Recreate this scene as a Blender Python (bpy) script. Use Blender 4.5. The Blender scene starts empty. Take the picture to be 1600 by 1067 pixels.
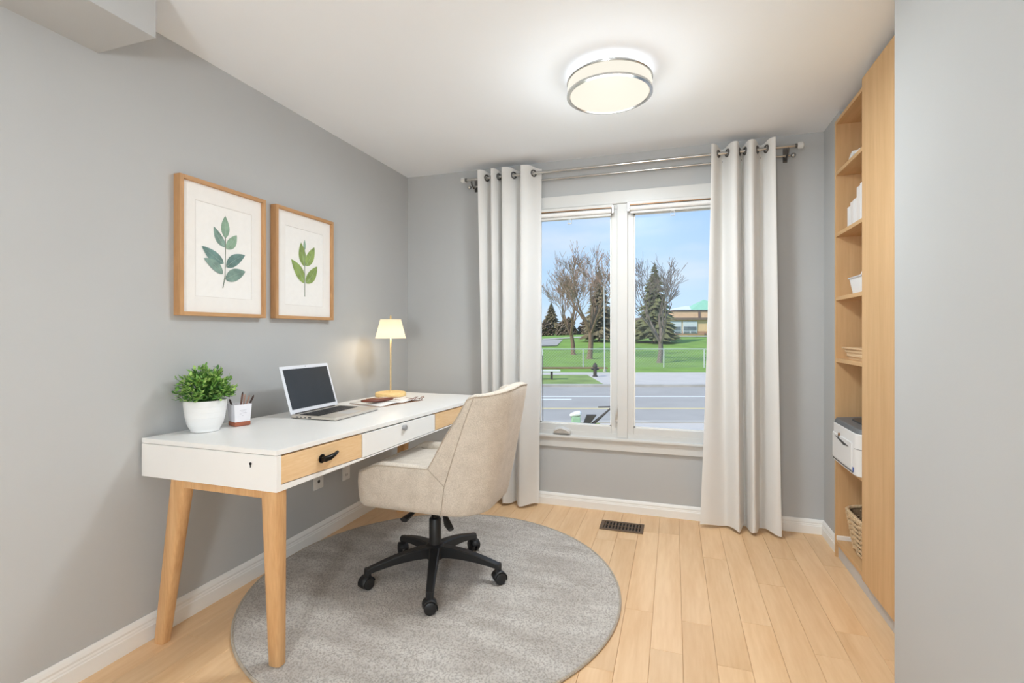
import bpy, bmesh, math, random
from mathutils import Vector, Matrix, noise as mnoise

R = math.radians
random.seed(7)
scene = bpy.context.scene
col = scene.collection

# ------------------------------------------------------------------ camera
YAW = R(18.2)
CAM_H = 1.224
cam_data = bpy.data.cameras.new('camera')
cam_data.sensor_width = 36.0
cam_data.lens = 36.0 * 768.0 / 1600.0
cam_data.shift_y = -14.5 / 1600.0
cam_data.clip_start = 0.03
cam_data.clip_end = 500
cam = bpy.data.objects.new('camera', cam_data)
cam.location = (0, 0, CAM_H)
cam.rotation_euler = (R(90), 0, YAW)
col.objects.link(cam)
scene.camera = cam

# ------------------------------------------------------------------ world, sun, exposure
scene.view_settings.view_transform = 'Standard'
scene.view_settings.look = 'None'
scene.view_settings.exposure = 0.20
scene.view_settings.gamma = 1.0
scene.view_settings.use_curve_mapping = False
try:
    scene.cycles.use_denoising = True
    scene.cycles.max_bounces = 10
    scene.cycles.diffuse_bounces = 6
    scene.cycles.transparent_max_bounces = 24
    scene.cycles.sample_clamp_indirect = 6.0
    scene.cycles.caustics_reflective = False
    scene.cycles.caustics_refractive = False
except Exception:
    pass

WORLD_STRENGTH = 0.95
SUN_STRENGTH = 3.6
CEIL_W = 30.0        # ceiling lamp over the rug
FILL_L = 80.0        # added fill globe behind the camera, out of view
TABLE_W = 2.4

w = bpy.data.worlds.new('sky')
scene.world = w
w.use_nodes = True
nt = w.node_tree
nt.nodes.clear()
wo = nt.nodes.new('ShaderNodeOutputWorld')
wb = nt.nodes.new('ShaderNodeBackground')
wt = nt.nodes.new('ShaderNodeTexCoord')
ws = nt.nodes.new('ShaderNodeSeparateXYZ')
wr = nt.nodes.new('ShaderNodeValToRGB')
wn = nt.nodes.new('ShaderNodeTexNoise')
wm = nt.nodes.new('ShaderNodeMapping')
wr2 = nt.nodes.new('ShaderNodeValToRGB')
wx = nt.nodes.new('ShaderNodeMix')
wx.data_type = 'RGBA'
wm.inputs['Scale'].default_value = (1.6, 1.6, 5.5)
wn.inputs['Scale'].default_value = 2.2
wn.inputs['Detail'].default_value = 5
wr.color_ramp.elements[0].position = 0.0
wr.color_ramp.elements[0].color = (0.62, 0.80, 1.0, 1)
wr.color_ramp.elements[1].position = 0.5
wr.color_ramp.elements[1].color = (0.24, 0.50, 1.0, 1)
wr2.color_ramp.elements[0].position = 0.50
wr2.color_ramp.elements[0].color = (0, 0, 0, 1)
wr2.color_ramp.elements[1].position = 0.72
wr2.color_ramp.elements[1].color = (0.75, 0.75, 0.75, 1)
L = nt.links.new
L(wt.outputs['Generated'], ws.inputs[0])
L(ws.outputs['Z'], wr.inputs[0])
L(wt.outputs['Generated'], wm.inputs[0])
L(wm.outputs[0], wn.inputs['Vector'])
L(wn.outputs['Fac'], wr2.inputs[0])
L(wr2.outputs[0], wx.inputs[0])
L(wr.outputs[0], wx.inputs[6])
wx.inputs[7].default_value = (0.76, 0.83, 0.95, 1)
L(wx.outputs[2], wb.inputs[0])
wb.inputs[1].default_value = WORLD_STRENGTH
L(wb.outputs[0], wo.inputs[0])

sun_d = bpy.data.lights.new('sun', 'SUN')
sun_d.energy = SUN_STRENGTH
sun_d.color = (1.0, 0.91, 0.80)
sun_d.angle = R(3)
sun = bpy.data.objects.new('sun', sun_d)
sun.rotation_euler = (R(48), 0, R(-38))      # high behind the house, so no sun falls through the window
sun.location = (-10, -20, 25)
col.objects.link(sun)


# ------------------------------------------------------------------ materials
def lin(c):
    o = []
    for a in c[:3]:
        a = a / 255.0
        o.append(a / 12.92 if a <= 0.04045 else ((a + 0.055) / 1.055) ** 2.4)
    return (*o, 1.0)


def base_mat(name):
    m = bpy.data.materials.new(name)
    m.use_nodes = True
    n = m.node_tree
    b = n.nodes['Principled BSDF']
    return m, n, b


def mat(name, c, rough=0.6, metal=0.0, var=0.05, scale=8.0, bump=0.0, bscale=200.0, spec=0.5, sheen=0.0, coord='Object'):
    """plain colour with faint procedural mottling and optional fine relief"""
    m, n, b = base_mat(name)
    tc = n.nodes.new('ShaderNodeTexCoord')
    nz = n.nodes.new('ShaderNodeTexNoise')
    nz.inputs['Scale'].default_value = scale
    nz.inputs['Detail'].default_value = 4
    n.links.new(tc.outputs[coord], nz.inputs['Vector'])
    rp = n.nodes.new('ShaderNodeValToRGB')
    L0 = lin(c)
    rp.color_ramp.elements[0].position = 0.3
    rp.color_ramp.elements[1].position = 0.7
    rp.color_ramp.elements[0].color = tuple(max(0, a * (1 - var)) for a in L0[:3]) + (1,)
    rp.color_ramp.elements[1].color = tuple(min(1, a * (1 + var)) for a in L0[:3]) + (1,)
    n.links.new(nz.outputs['Fac'], rp.inputs[0])
    n.links.new(rp.outputs[0], b.inputs['Base Color'])
    b.inputs['Roughness'].default_value = rough
    b.inputs['Metallic'].default_value = metal
    b.inputs['Specular IOR Level'].default_value = spec
    if sheen:
        b.inputs['Sheen Weight'].default_value = sheen
    if bump:
        n2 = n.nodes.new('ShaderNodeTexNoise')
        n2.inputs['Scale'].default_value = bscale
        n2.inputs['Detail'].default_value = 3
        n.links.new(tc.outputs[coord], n2.inputs['Vector'])
        bp = n.nodes.new('ShaderNodeBump')
        bp.inputs['Strength'].default_value = bump
        bp.inputs['Distance'].default_value = 0.002
        n.links.new(n2.outputs['Fac'], bp.inputs['Height'])
        n.links.new(bp.outputs[0], b.inputs['Normal'])
    return m


def wood(name, c1, c2, axis='Z', rough=0.5, scale=14.0, rnd=0.0, stretch=14.0, spec=0.4):
    """long-grained timber, grain along AXIS; rnd > 0 gives each piece its own tint"""
    m, n, b = base_mat(name)
    tc = n.nodes.new('ShaderNodeTexCoord')
    mp = n.nodes.new('ShaderNodeMapping')
    sc = [1.0, 1.0, 1.0]
    sc['XYZ'.index(axis)] = 1.0 / stretch
    mp.inputs['Scale'].default_value = sc
    n.links.new(tc.outputs['Object'], mp.inputs[0])
    vec = mp.outputs[0]
    oi = None
    if rnd:
        oi = n.nodes.new('ShaderNodeObjectInfo')
        cmb = n.nodes.new('ShaderNodeCombineXYZ')
        mul = n.nodes.new('ShaderNodeMath')
        mul.operation = 'MULTIPLY'
        mul.inputs[1].default_value = 37.0
        n.links.new(oi.outputs['Random'], mul.inputs[0])
        for k in range(3):
            n.links.new(mul.outputs[0], cmb.inputs[k])
        ad = n.nodes.new('ShaderNodeVectorMath')
        ad.operation = 'ADD'
        n.links.new(vec, ad.inputs[0])
        n.links.new(cmb.outputs[0], ad.inputs[1])
        vec = ad.outputs[0]
    nz = n.nodes.new('ShaderNodeTexNoise')
    nz.inputs['Scale'].default_value = scale
    nz.inputs['Detail'].default_value = 6
    nz.inputs['Distortion'].default_value = 0.6
    n.links.new(vec, nz.inputs['Vector'])
    nf = n.nodes.new('ShaderNodeTexNoise')
    nf.inputs['Scale'].default_value = scale * 7
    nf.inputs['Detail'].default_value = 3
    n.links.new(vec, nf.inputs['Vector'])
    mx = n.nodes.new('ShaderNodeMath')
    mx.operation = 'MULTIPLY_ADD'
    mx.inputs[1].default_value = 0.35
    n.links.new(nf.outputs['Fac'], mx.inputs[0])
    m2 = n.nodes.new('ShaderNodeMath')
    m2.operation = 'MULTIPLY'
    m2.inputs[1].default_value = 0.65
    n.links.new(nz.outputs['Fac'], m2.inputs[0])
    n.links.new(m2.outputs[0], mx.inputs[2])
    rp = n.nodes.new('ShaderNodeValToRGB')
    rp.color_ramp.elements[0].position = 0.32
    rp.color_ramp.elements[1].position = 0.68
    rp.color_ramp.elements[0].color = lin(c1)
    rp.color_ramp.elements[1].color = lin(c2)
    n.links.new(mx.outputs[0], rp.inputs[0])
    out = rp.outputs[0]
    if rnd:
        hs = n.nodes.new('ShaderNodeHueSaturation')
        mr = n.nodes.new('ShaderNodeMapRange')
        mr.inputs[3].default_value = 1.0 - rnd
        mr.inputs[4].default_value = 1.0 + rnd
        n.links.new(oi.outputs['Random'], mr.inputs[0])
        n.links.new(mr.outputs[0], hs.inputs['Value'])
        n.links.new(out, hs.inputs['Color'])
        out = hs.outputs[0]
    n.links.new(out, b.inputs['Base Color'])
    b.inputs['Roughness'].default_value = rough
    b.inputs['Specular IOR Level'].default_value = spec
    bp = n.nodes.new('ShaderNodeBump')
    bp.inputs['Strength'].default_value = 0.08
    bp.inputs['Distance'].default_value = 0.001
    n.links.new(mx.outputs[0], bp.inputs['Height'])
    n.links.new(bp.outputs[0], b.inputs['Normal'])
    return m


def emit_mat(name, c, strength):
    m, n, b = base_mat(name)
    if strength < 2:
        m.cycles.emission_sampling = 'NONE'
    tc = n.nodes.new('ShaderNodeTexCoord')
    nz = n.nodes.new('ShaderNodeTexNoise')
    nz.inputs['Scale'].default_value = 6
    n.links.new(tc.outputs['Object'], nz.inputs['Vector'])
    rp = n.nodes.new('ShaderNodeValToRGB')
    a = lin(c)
    rp.color_ramp.elements[0].color = tuple(x * 0.96 for x in a[:3]) + (1,)
    rp.color_ramp.elements[1].color = a
    n.links.new(nz.outputs['Fac'], rp.inputs[0])
    b.inputs['Base Color'].default_value = (0.02, 0.02, 0.02, 1)
    b.inputs['Specular IOR Level'].default_value = 0.1
    n.links.new(rp.outputs[0], b.inputs['Emission Color'])
    b.inputs['Emission Strength'].default_value = strength
    b.inputs['Roughness'].default_value = 0.5
    return m


def glass_mat(name, tint=(0.97, 0.985, 0.98), refl=0.012):
    m, n, b = base_mat(name)
    n.nodes.remove(b)
    tr = n.nodes.new('ShaderNodeBsdfTransparent')
    tr.inputs[0].default_value = (*tint, 1)
    gl = n.nodes.new('ShaderNodeBsdfGlossy')
    gl.inputs['Roughness'].default_value = 0.35
    mx = n.nodes.new('ShaderNodeMixShader')
    mx.inputs[0].default_value = refl
    n.links.new(tr.outputs[0], mx.inputs[1])
    n.links.new(gl.outputs[0], mx.inputs[2])
    n.links.new(mx.outputs[0], n.nodes['Material Output'].inputs[0])
    return m


def cloth_mat(name, c, trans=0.35, weave=900.0):
    m, n, b = base_mat(name)
    b.inputs['Base Color'].default_value = lin(c)
    b.inputs['Roughness'].default_value = 0.9
    b.inputs['Specular IOR Level'].default_value = 0.15
    tc = n.nodes.new('ShaderNodeTexCoord')
    nz = n.nodes.new('ShaderNodeTexNoise')
    nz.inputs['Scale'].default_value = weave
    n.links.new(tc.outputs['Object'], nz.inputs['Vector'])
    bp = n.nodes.new('ShaderNodeBump')
    bp.inputs['Strength'].default_value = 0.15
    bp.inputs['Distance'].default_value = 0.001
    n.links.new(nz.outputs['Fac'], bp.inputs['Height'])
    n.links.new(bp.outputs[0], b.inputs['Normal'])
    t = n.nodes.new('ShaderNodeBsdfTranslucent')
    t.inputs[0].default_value = lin(c)
    mx = n.nodes.new('ShaderNodeMixShader')
    mx.inputs[0].default_value = trans
    n.links.new(b.outputs[0], mx.inputs[1])
    n.links.new(t.outputs[0], mx.inputs[2])
    n.links.new(mx.outputs[0], n.nodes['Material Output'].inputs[0])
    return m


def fabric_mat(name, c1, c2, scale=260.0, bump=0.5):
    """heathered upholstery"""
    m, n, b = base_mat(name)
    tc = n.nodes.new('ShaderNodeTexCoord')
    nz = n.nodes.new('ShaderNodeTexNoise')
    nz.inputs['Scale'].default_value = scale
    nz.inputs['Detail'].default_value = 4
    n.links.new(tc.outputs['Object'], nz.inputs['Vector'])
    n2 = n.nodes.new('ShaderNodeTexNoise')
    n2.inputs['Scale'].default_value = 22
    n2.inputs['Detail'].default_value = 5
    n.links.new(tc.outputs['Object'], n2.inputs['Vector'])
    ma = n.nodes.new('ShaderNodeMath')
    ma.operation = 'MULTIPLY_ADD'
    ma.inputs[1].default_value = 0.72
    n.links.new(nz.outputs['Fac'], ma.inputs[0])
    mb = n.nodes.new('ShaderNodeMath')
    mb.operation = 'MULTIPLY'
    mb.inputs[1].default_value = 0.28
    n.links.new(n2.outputs['Fac'], mb.inputs[0])
    n.links.new(mb.outputs[0], ma.inputs[2])
    rp = n.nodes.new('ShaderNodeValToRGB')
    rp.color_ramp.elements[0].position = 0.36
    rp.color_ramp.elements[1].position = 0.64
    rp.color_ramp.elements[0].color = lin(c1)
    rp.color_ramp.elements[1].color = lin(c2)
    n.links.new(ma.outputs[0], rp.inputs[0])
    n.links.new(rp.outputs[0], b.inputs['Base Color'])
    b.inputs['Roughness'].default_value = 0.95
    b.inputs['Specular IOR Level'].default_value = 0.15
    b.inputs['Sheen Weight'].default_value = 0.25
    bp = n.nodes.new('ShaderNodeBump')
    bp.inputs['Strength'].default_value = bump
    bp.inputs['Distance'].default_value = 0.0015
    n.links.new(nz.outputs['Fac'], bp.inputs['Height'])
    n.links.new(bp.outputs[0], b.inputs['Normal'])
    return m


def rug_mat(name, c1, c2, c3):
    m, n, b = base_mat(name)
    tc = n.nodes.new('ShaderNodeTexCoord')
    mp = n.nodes.new('ShaderNodeMapping')
    mp.inputs['Rotation'].default_value = (0, 0, R(-12))
    mp.inputs['Scale'].default_value = (1.6, 5.0, 1.0)
    n.links.new(tc.outputs['Object'], mp.inputs[0])
    n1 = n.nodes.new('ShaderNodeTexNoise')
    n1.inputs['Scale'].default_value = 2.2
    n1.inputs['Detail'].default_value = 4
    n.links.new(mp.outputs[0], n1.inputs['Vector'])
    n2 = n.nodes.new('ShaderNodeTexNoise')
    n2.inputs['Scale'].default_value = 130
    n2.inputs['Detail'].default_value = 3
    n.links.new(tc.outputs['Object'], n2.inputs['Vector'])
    r1 = n.nodes.new('ShaderNodeValToRGB')
    r1.color_ramp.elements[0].position = 0.36
    r1.color_ramp.elements[0].color = lin(c1)
    r1.color_ramp.elements[1].position = 0.66
    r1.color_ramp.elements[1].color = lin(c2)
    n.links.new(n1.outputs['Fac'], r1.inputs[0])
    r2 = n.nodes.new('ShaderNodeValToRGB')
    r2.color_ramp.elements[0].position = 0.38
    r2.color_ramp.elements[0].color = (0.6, 0.6, 0.6, 1)
    r2.color_ramp.elements[1].position = 0.56
    r2.color_ramp.elements[1].color = (0, 0, 0, 1)
    n.links.new(n2.outputs['Fac'], r2.inputs[0])
    mx = n.nodes.new('ShaderNodeMix')
    mx.data_type = 'RGBA'
    n.links.new(r2.outputs[0], mx.inputs[0])
    mx.inputs[7].default_value = lin(c3)
    n.links.new(r1.outputs[0], mx.inputs[6])
    n.links.new(mx.outputs[2], b.inputs['Base Color'])
    b.inputs['Roughness'].default_value = 1.0
    b.inputs['Specular IOR Level'].default_value = 0.05
    return m


M = {}
M['wall'] = mat('wall_paint', (187, 188, 188), 0.85, var=0.012, scale=2.5, bump=0.06, bscale=160, spec=0.25)
M['ceiling'] = mat('ceiling_paint', (241, 244, 248), 0.9, var=0.01, scale=2, bump=0.05, bscale=140, spec=0.2)
M['trim'] = mat('white_trim', (238, 237, 234), 0.45, var=0.01, scale=5)
M['vinyl'] = mat('white_vinyl', (212, 211, 208), 0.4, var=0.01, scale=5)
M['floor'] = wood('maple_plank', (219, 177, 131), (237, 202, 160), 'Y', 0.36, scale=9, rnd=0.055, stretch=9, spec=0.35)
M['gap'] = mat('floor_joint', (176, 134, 94), 0.8, var=0.1)
M['desk_white'] = mat('desk_white', (238, 237, 235), 0.35, var=0.012, scale=6)
M['leg_wood'] = wood('oak_leg', (192, 146, 98), (220, 178, 130), 'Z', 0.45, scale=26, stretch=16)
M['drawer_wood'] = wood('oak_drawer', (222, 182, 132), (238, 206, 164), 'Y', 0.5, scale=26, stretch=14)
M['case_wood'] = wood('maple_case', (198, 158, 112), (216, 178, 132), 'Z', 0.55, scale=16, stretch=18)
M['case_shelf'] = wood('maple_shelf', (198, 158, 112), (216, 178, 132), 'Y', 0.55, scale=16, stretch=18)
M['frame_wood'] = wood('frame_oak', (176, 130, 86), (202, 158, 112), 'Z', 0.5, scale=40, stretch=14)
M['frame_wood_h'] = wood('frame_oak_cross', (176, 130, 86), (202, 158, 112), 'Y', 0.5, scale=40, stretch=14)
M['toe'] = mat('toe_kick_grey', (196, 193, 190), 0.6)
M['black'] = mat('black_plastic', (32, 32, 33), 0.45, var=0.12, scale=30)
M['black_metal'] = mat('black_metal', (28, 27, 27), 0.3, metal=0.6)
M['fabric'] = fabric_mat('beige_upholstery', (192, 181, 167), (222, 212, 199))
M['piping'] = fabric_mat('beige_piping', (170, 157, 141), (194, 181, 165))
M['rug'] = rug_mat('rug_wool', (186, 178, 170), (210, 204, 197), (140, 132, 125))
M['rug_edge'] = fabric_mat('rug_binding', (158, 146, 130), (188, 176, 160), scale=180)
M['curtain'] = cloth_mat('curtain_cloth', (243, 242, 240), 0.28)
M['chrome'] = mat('brushed_nickel', (196, 194, 190), 0.22, metal=1.0, var=0.03, scale=40)
M['dark_ring'] = mat('dark_nickel', (112, 110, 108), 0.3, metal=0.9)
M['acrylic'] = mat('clear_acrylic', (214, 214, 212), 0.12, var=0.03, spec=0.8)
M['glass'] = glass_mat('window_glass')
M['paper'] = mat('paper', (240, 237, 233), 0.85, var=0.012, scale=30)
M['paper2'] = mat('paper_print', (243, 241, 238), 0.85, var=0.015, scale=40)
M['mat_edge'] = mat('mat_bevel', (224, 220, 215), 0.8)
M['leaf_blue'] = mat('leaf_sage', (128, 154, 144), 0.85, var=0.26, scale=26)
M['leaf_teal'] = mat('leaf_teal', (110, 140, 136), 0.85, var=0.3, scale=26)
M['leaf_mint'] = mat('leaf_mint', (142, 170, 148), 0.85, var=0.2, scale=26)
M['leaf_green'] = mat('leaf_olive', (142, 164, 96), 0.85, var=0.25, scale=26)
M['leaf_vein'] = mat('leaf_vein', (176, 194, 182), 0.85)
M['stem'] = mat('stem_grey', (130, 140, 128), 0.85)
M['alu'] = mat('aluminium', (206, 206, 208), 0.3, metal=0.35, var=0.02)
M['alu_deck'] = mat('aluminium_deck', (206, 198, 188), 0.38, metal=0.35, var=0.02)
M['bezel'] = mat('bezel', (226, 228, 234), 0.35, var=0.02)
M['screen'] = mat('dark_screen', (44, 47, 51), 0.3, var=0.12, scale=9)
M['key'] = mat('keys', (44, 44, 46), 0.5)
M['pot'] = mat('white_ceramic', (236, 236, 236), 0.35, var=0.01)
M['soil'] = mat('soil', (54, 46, 36), 0.95, var=0.3, scale=60)
M['plant1'] = mat('plant_leaf', (118, 166, 74), 0.5, var=0.3, scale=30)
M['plant2'] = mat('plant_leaf_light', (172, 204, 116), 0.5, var=0.2, scale=30)
M['plant3'] = mat('plant_leaf_dark', (72, 120, 54), 0.5, var=0.25, scale=30)
M['terracotta'] = mat('terracotta', (158, 92, 68), 0.7, var=0.08)
M['cup'] = mat('cup_white', (233, 231, 236), 0.4)
M['pencil'] = mat('pencil_brown', (110, 70, 52), 0.5, var=0.15)
M['pencil2'] = mat('pencil_dark', (62, 44, 40), 0.5)
M['pencil3'] = mat('pencil_rose', (176, 138, 122), 0.5)
M['ink'] = mat('ink_grey', (150, 150, 158), 0.8)
M['brass'] = mat('pale_brass', (226, 196, 140), 0.35, metal=0.35, var=0.03)
M['lamp_base'] = wood('lamp_base_wood', (228, 192, 126), (246, 218, 160), 'Y', 0.5, scale=24)
M['leather'] = mat('brown_leather', (112, 56, 38), 0.4, var=0.15, scale=40)
M['leather2'] = mat('tan_leather', (166, 128, 100), 0.5, var=0.1, scale=40)
M['printer'] = mat('printer_white', (226, 226, 226), 0.4, var=0.01)
M['printer_top'] = mat('printer_grey', (106, 108, 110), 0.45, var=0.06)
M['printer_dark'] = mat('printer_dark', (62, 62, 64), 0.4)
M['blue'] = mat('blue_mark', (58, 92, 168), 0.5)
M['badge'] = mat('bronze_badge', (150, 112, 76), 0.4, metal=0.4)
M['wicker'] = mat('wicker', (208, 182, 146), 0.75, var=0.3, scale=70, bump=0.4, bscale=150)
M['wicker_in'] = mat('wicker_dark', (120, 98, 72), 0.85, var=0.2, scale=60)  # darker wicker brown for lining, bottom, handle and contents
M['tray'] = wood('tray_wood', (204, 170, 128), (226, 196, 158), 'Y', 0.6, scale=40)
M['white'] = mat('white_matte', (234, 232, 230), 0.6, var=0.02)
M['book1'] = mat('book_white', (228, 226, 226), 0.7, var=0.02)
M['book2'] = mat('book_ivory', (222, 217, 214), 0.7, var=0.03)
M['greybox'] = mat('grey_ceramic', (206, 208, 212), 0.4, var=0.03)
M['knob_grey'] = mat('knob_grey', (160, 160, 162), 0.45, metal=0.2)
M['vent'] = mat('vent_bronze', (104, 84, 66), 0.45, metal=0.4, var=0.08)
M['vent_dark'] = mat('vent_dark', (28, 24, 22), 0.8)
M['outlet'] = mat('outlet_plate', (232, 231, 228), 0.4)
M['outlet_dark'] = mat('outlet_slot', (70, 70, 70), 0.6)
# outdoors
M['asphalt'] = mat('asphalt', (170, 164, 156), 0.9, var=0.06, scale=1.2, bump=0.3, bscale=40)
M['lane_white'] = mat('lane_white', (226, 228, 228), 0.9)
M['lane_yellow'] = mat('lane_yellow', (216, 198, 150), 0.9)
M['concrete'] = mat('concrete', (198, 190, 181), 0.9, var=0.05, scale=1.5)
M['kerb'] = mat('kerb', (184, 178, 168), 0.9, var=0.12, scale=2)
M['grass'] = mat('lawn_grass', (120, 152, 60), 0.95, var=0.2, scale=0.6, bump=0.5, bscale=20)
M['verge'] = mat('verge_grass', (132, 150, 82), 0.95, var=0.22, scale=1.0, bump=0.5, bscale=20)
M['soil_bed'] = mat('soil_strip', (140, 108, 84), 0.95, var=0.2, scale=2)
M['galv'] = mat('galvanised', (210, 214, 212), 0.5, metal=0.2)
M['bark'] = mat('bark', (130, 106, 88), 0.95, var=0.2, scale=6)
M['twig'] = mat('twigs', (164, 138, 120), 0.95, var=0.2, scale=4)
M['bark2'] = mat('bark_grey', (122, 110, 102), 0.95, var=0.2, scale=6)
M['conifer'] = mat('conifer', (104, 106, 72), 0.95, var=0.35, scale=1.6)
M['conifer2'] = mat('conifer_brown', (112, 102, 76), 0.95, var=0.35, scale=1.6)
M['shrub'] = mat('winter_shrub', (112, 98, 84), 0.95, var=0.3, scale=1.2)
M['tan_brick'] = mat('tan_brick', (228, 194, 154), 0.9, var=0.06, scale=3)
M['red_brick'] = mat('red_brick', (184, 142, 116), 0.9, var=0.08, scale=3)
M['fascia'] = mat('brown_fascia', (128, 108, 98), 0.7)
M['green_roof'] = mat('green_roof', (146, 196, 166), 0.6, var=0.05, scale=2)
M['white_roof'] = mat('white_roof', (218, 224, 228), 0.6, var=0.03)
M['far_glass'] = mat('far_window', (112, 120, 128), 0.25, var=0.15, scale=2)
M['blind_white'] = mat('far_blind', (214, 218, 224), 0.7)
M['green_box'] = mat('pale_green_box', (176, 208, 172), 0.6, var=0.06)
M['dark_post'] = mat('dark_post', (72, 66, 62), 0.7)
M['safety'] = mat('pale_yellow_sign', (236, 240, 190), 0.6)


# ------------------------------------------------------------------ mesh helpers
class MB:
    """collects shapes in world coordinates; build() links them as one mesh object"""

    def __init__(s):
        s.v, s.f = [], []

    def add(s, verts, faces):
        o = len(s.v)
        s.v += [tuple(p) for p in verts]
        s.f += [tuple(i + o for i in f) for f in faces]
        return s

    def box(s, x0, x1, y0, y1, z0, z1):
        return s.hexa([(x0, y0, z0), (x1, y0, z0), (x1, y1, z0), (x0, y1, z0), (x0, y0, z1), (x1, y0, z1), (x1, y1, z1), (x0, y1, z1)])

    def hexa(s, p):
        return s.add(p, [(0, 3, 2, 1), (4, 5, 6, 7), (0, 1, 5, 4), (1, 2, 6, 5), (2, 3, 7, 6), (3, 0, 4, 7)])

    def prism(s, poly, fn0, fn1):
        """poly: 2-D outline; fn0/fn1 map an outline point to the two ends"""
        n = len(poly)
        a = [fn0(p) for p in poly]
        b = [fn1(p) for p in poly]
        f = [tuple(range(n - 1, -1, -1)), tuple(range(n, 2 * n))]
        f += [(i, (i + 1) % n, n + (i + 1) % n, n + i) for i in range(n)]
        return s.add(a + b, f)

    def grid(s, rows, close_u=False, close_v=False):
        """rows of points; close_u joins each row's ends"""
        nr, nc = len(rows), len(rows[0])
        pts = [p for r in rows for p in r]
        f = []
        for i in range(nr - (0 if close_v else 1)):
            i2 = (i + 1) % nr
            for j in range(nc - (0 if close_u else 1)):
                j2 = (j + 1) % nc
                f.append((i * nc + j, i * nc + j2, i2 * nc + j2, i2 * nc + j))
        return s.add(pts, f)

    def lathe(s, prof, c, n=32, cap0=True, cap1=True):
        rows = []
        for r, z in prof:
            rows.append([(c[0] + r * math.cos(2 * math.pi * k / n), c[1] + r * math.sin(2 * math.pi * k / n), c[2] + z) for k in range(n)])
        o = len(s.v)
        s.grid(rows, close_u=True)
        if cap0:
            s.f.append(tuple(o + k for k in range(n - 1, -1, -1)))
        if cap1:
            e = o + (len(prof) - 1) * n
            s.f.append(tuple(e + k for k in range(n)))
        return s

    def tube(s, pts, rad, n=8, cap=True, closed=False, flat=None):
        """sweep a ring (or, with flat=(w,h), a rectangle-like section) along pts"""
        P = [Vector(p) for p in pts]
        m = len(P)
        if not isinstance(rad, (list, tuple)):
            rad = [rad] * m
        up = Vector((0, 0, 1))
        t0 = (P[1] - P[0]).normalized()
        if abs(t0.dot(up)) > 0.95:
            up = Vector((0, 1, 0))
        rows = []
        for i in range(m):
            if closed:
                t = (P[(i + 1) % m] - P[i - 1])
            else:
                t = P[min(i + 1, m - 1)] - P[max(i - 1, 0)]
            t.normalize()
            a = t.cross(up)
            if a.length < 1e-4:
                a = t.cross(Vector((1, 0, 0)))
            a.normalize()
            b = a.cross(t).normalized()
            up = b if abs(t.dot(Vector((0, 0, 1)))) > 0.9 else up
            row = []
            for k in range(n):
                an = 2 * math.pi * (k + 0.5) / n
                ca, sa = math.cos(an), math.sin(an)
                row.append(tuple(P[i] + a * (ca * rad[i] * (flat[0] if flat else 1)) + b * (sa * rad[i] * (flat[1] if flat else 1))))
            rows.append(row)
        o = len(s.v)
        s.grid(rows, close_u=True, close_v=closed)
        if cap and not closed:
            s.f.append(tuple(o + k for k in range(n - 1, -1, -1)))
            e = o + (m - 1) * n
            s.f.append(tuple(e + k for k in range(n)))
        return s

    def torus(s, c, axis, R0, r0, n=24, m=8):
        ax = Vector(axis).normalized()
        u = ax.orthogonal().normalized()
        v = ax.cross(u)
        rows = []
        for i in range(n):
            a = 2 * math.pi * i / n
            d = u * math.cos(a) + v * math.sin(a)
            rows.append([tuple(Vector(c) + d * (R0 + r0 * math.cos(2 * math.pi * j / m)) + ax * (r0 * math.sin(2 * math.pi * j / m))) for j in range(m)])
        return s.grid(rows, close_u=True, close_v=True)

    def build(s, name, m, parent=None, smooth=False, bevel=0.0, seg=2, label=None, cat=None, kind=None, group=None, origin=None, angle=40, recalc=True):
        if parent is not None:
            o = Vector(parent['_o'])
        elif origin is not None:
            o = Vector(origin)
        else:
            xs, ys, zs = zip(*s.v)
            o = Vector(((min(xs) + max(xs)) / 2, (min(ys) + max(ys)) / 2, min(zs)))
        me = bpy.data.meshes.new(name)
        me.from_pydata([(a - o.x, b - o.y, c - o.z) for a, b, c in s.v], [], s.f)
        if recalc:
            bm = bmesh.new()
            bm.from_mesh(me)
            bmesh.ops.recalc_face_normals(bm, faces=bm.faces)
            bm.to_mesh(me)
            bm.free()
        me.materials.append(m if not isinstance(m, str) else M[m])
        if smooth:
            me.polygons.foreach_set('use_smooth', [True] * len(me.polygons))
            try:
                me.set_sharp_from_angle(angle=R(angle))
            except Exception:
                pass
        ob = bpy.data.objects.new(name, me)
        col.objects.link(ob)
        ob['_o'] = tuple(o)
        if parent is not None:
            ob.parent = parent
        else:
            ob.location = o
        if bevel:
            bv = ob.modifiers.new('bevel', 'BEVEL')
            bv.width = bevel
            bv.segments = seg
            bv.limit_method = 'ANGLE'
            bv.angle_limit = R(35)
        tag(ob, label, cat, group, kind)
        return ob


def tag(o, label=None, cat=None, group=None, kind=None):
    if label:
        o['label'] = label
    if cat:
        o['category'] = cat
    if group:
        o['group'] = group
    if kind:
        o['kind'] = kind


def thing(name, loc, label=None, cat=None, group=None, kind=None):
    o = bpy.data.objects.new(name, None)
    o.empty_display_size = 0.1
    o.location = loc
    o['_o'] = tuple(loc)
    col.objects.link(o)
    tag(o, label, cat, group, kind)
    return o


def lerp(a, b, t):
    return a + (b - a) * t


def smooth(t):
    t = max(0.0, min(1.0, t))
    return t * t * (3 - 2 * t)


# ------------------------------------------------------------------ the room shell
XL, YB, XR, ZC = -1.99, 3.42, 0.865, 2.44
YR = -1.6

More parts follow.
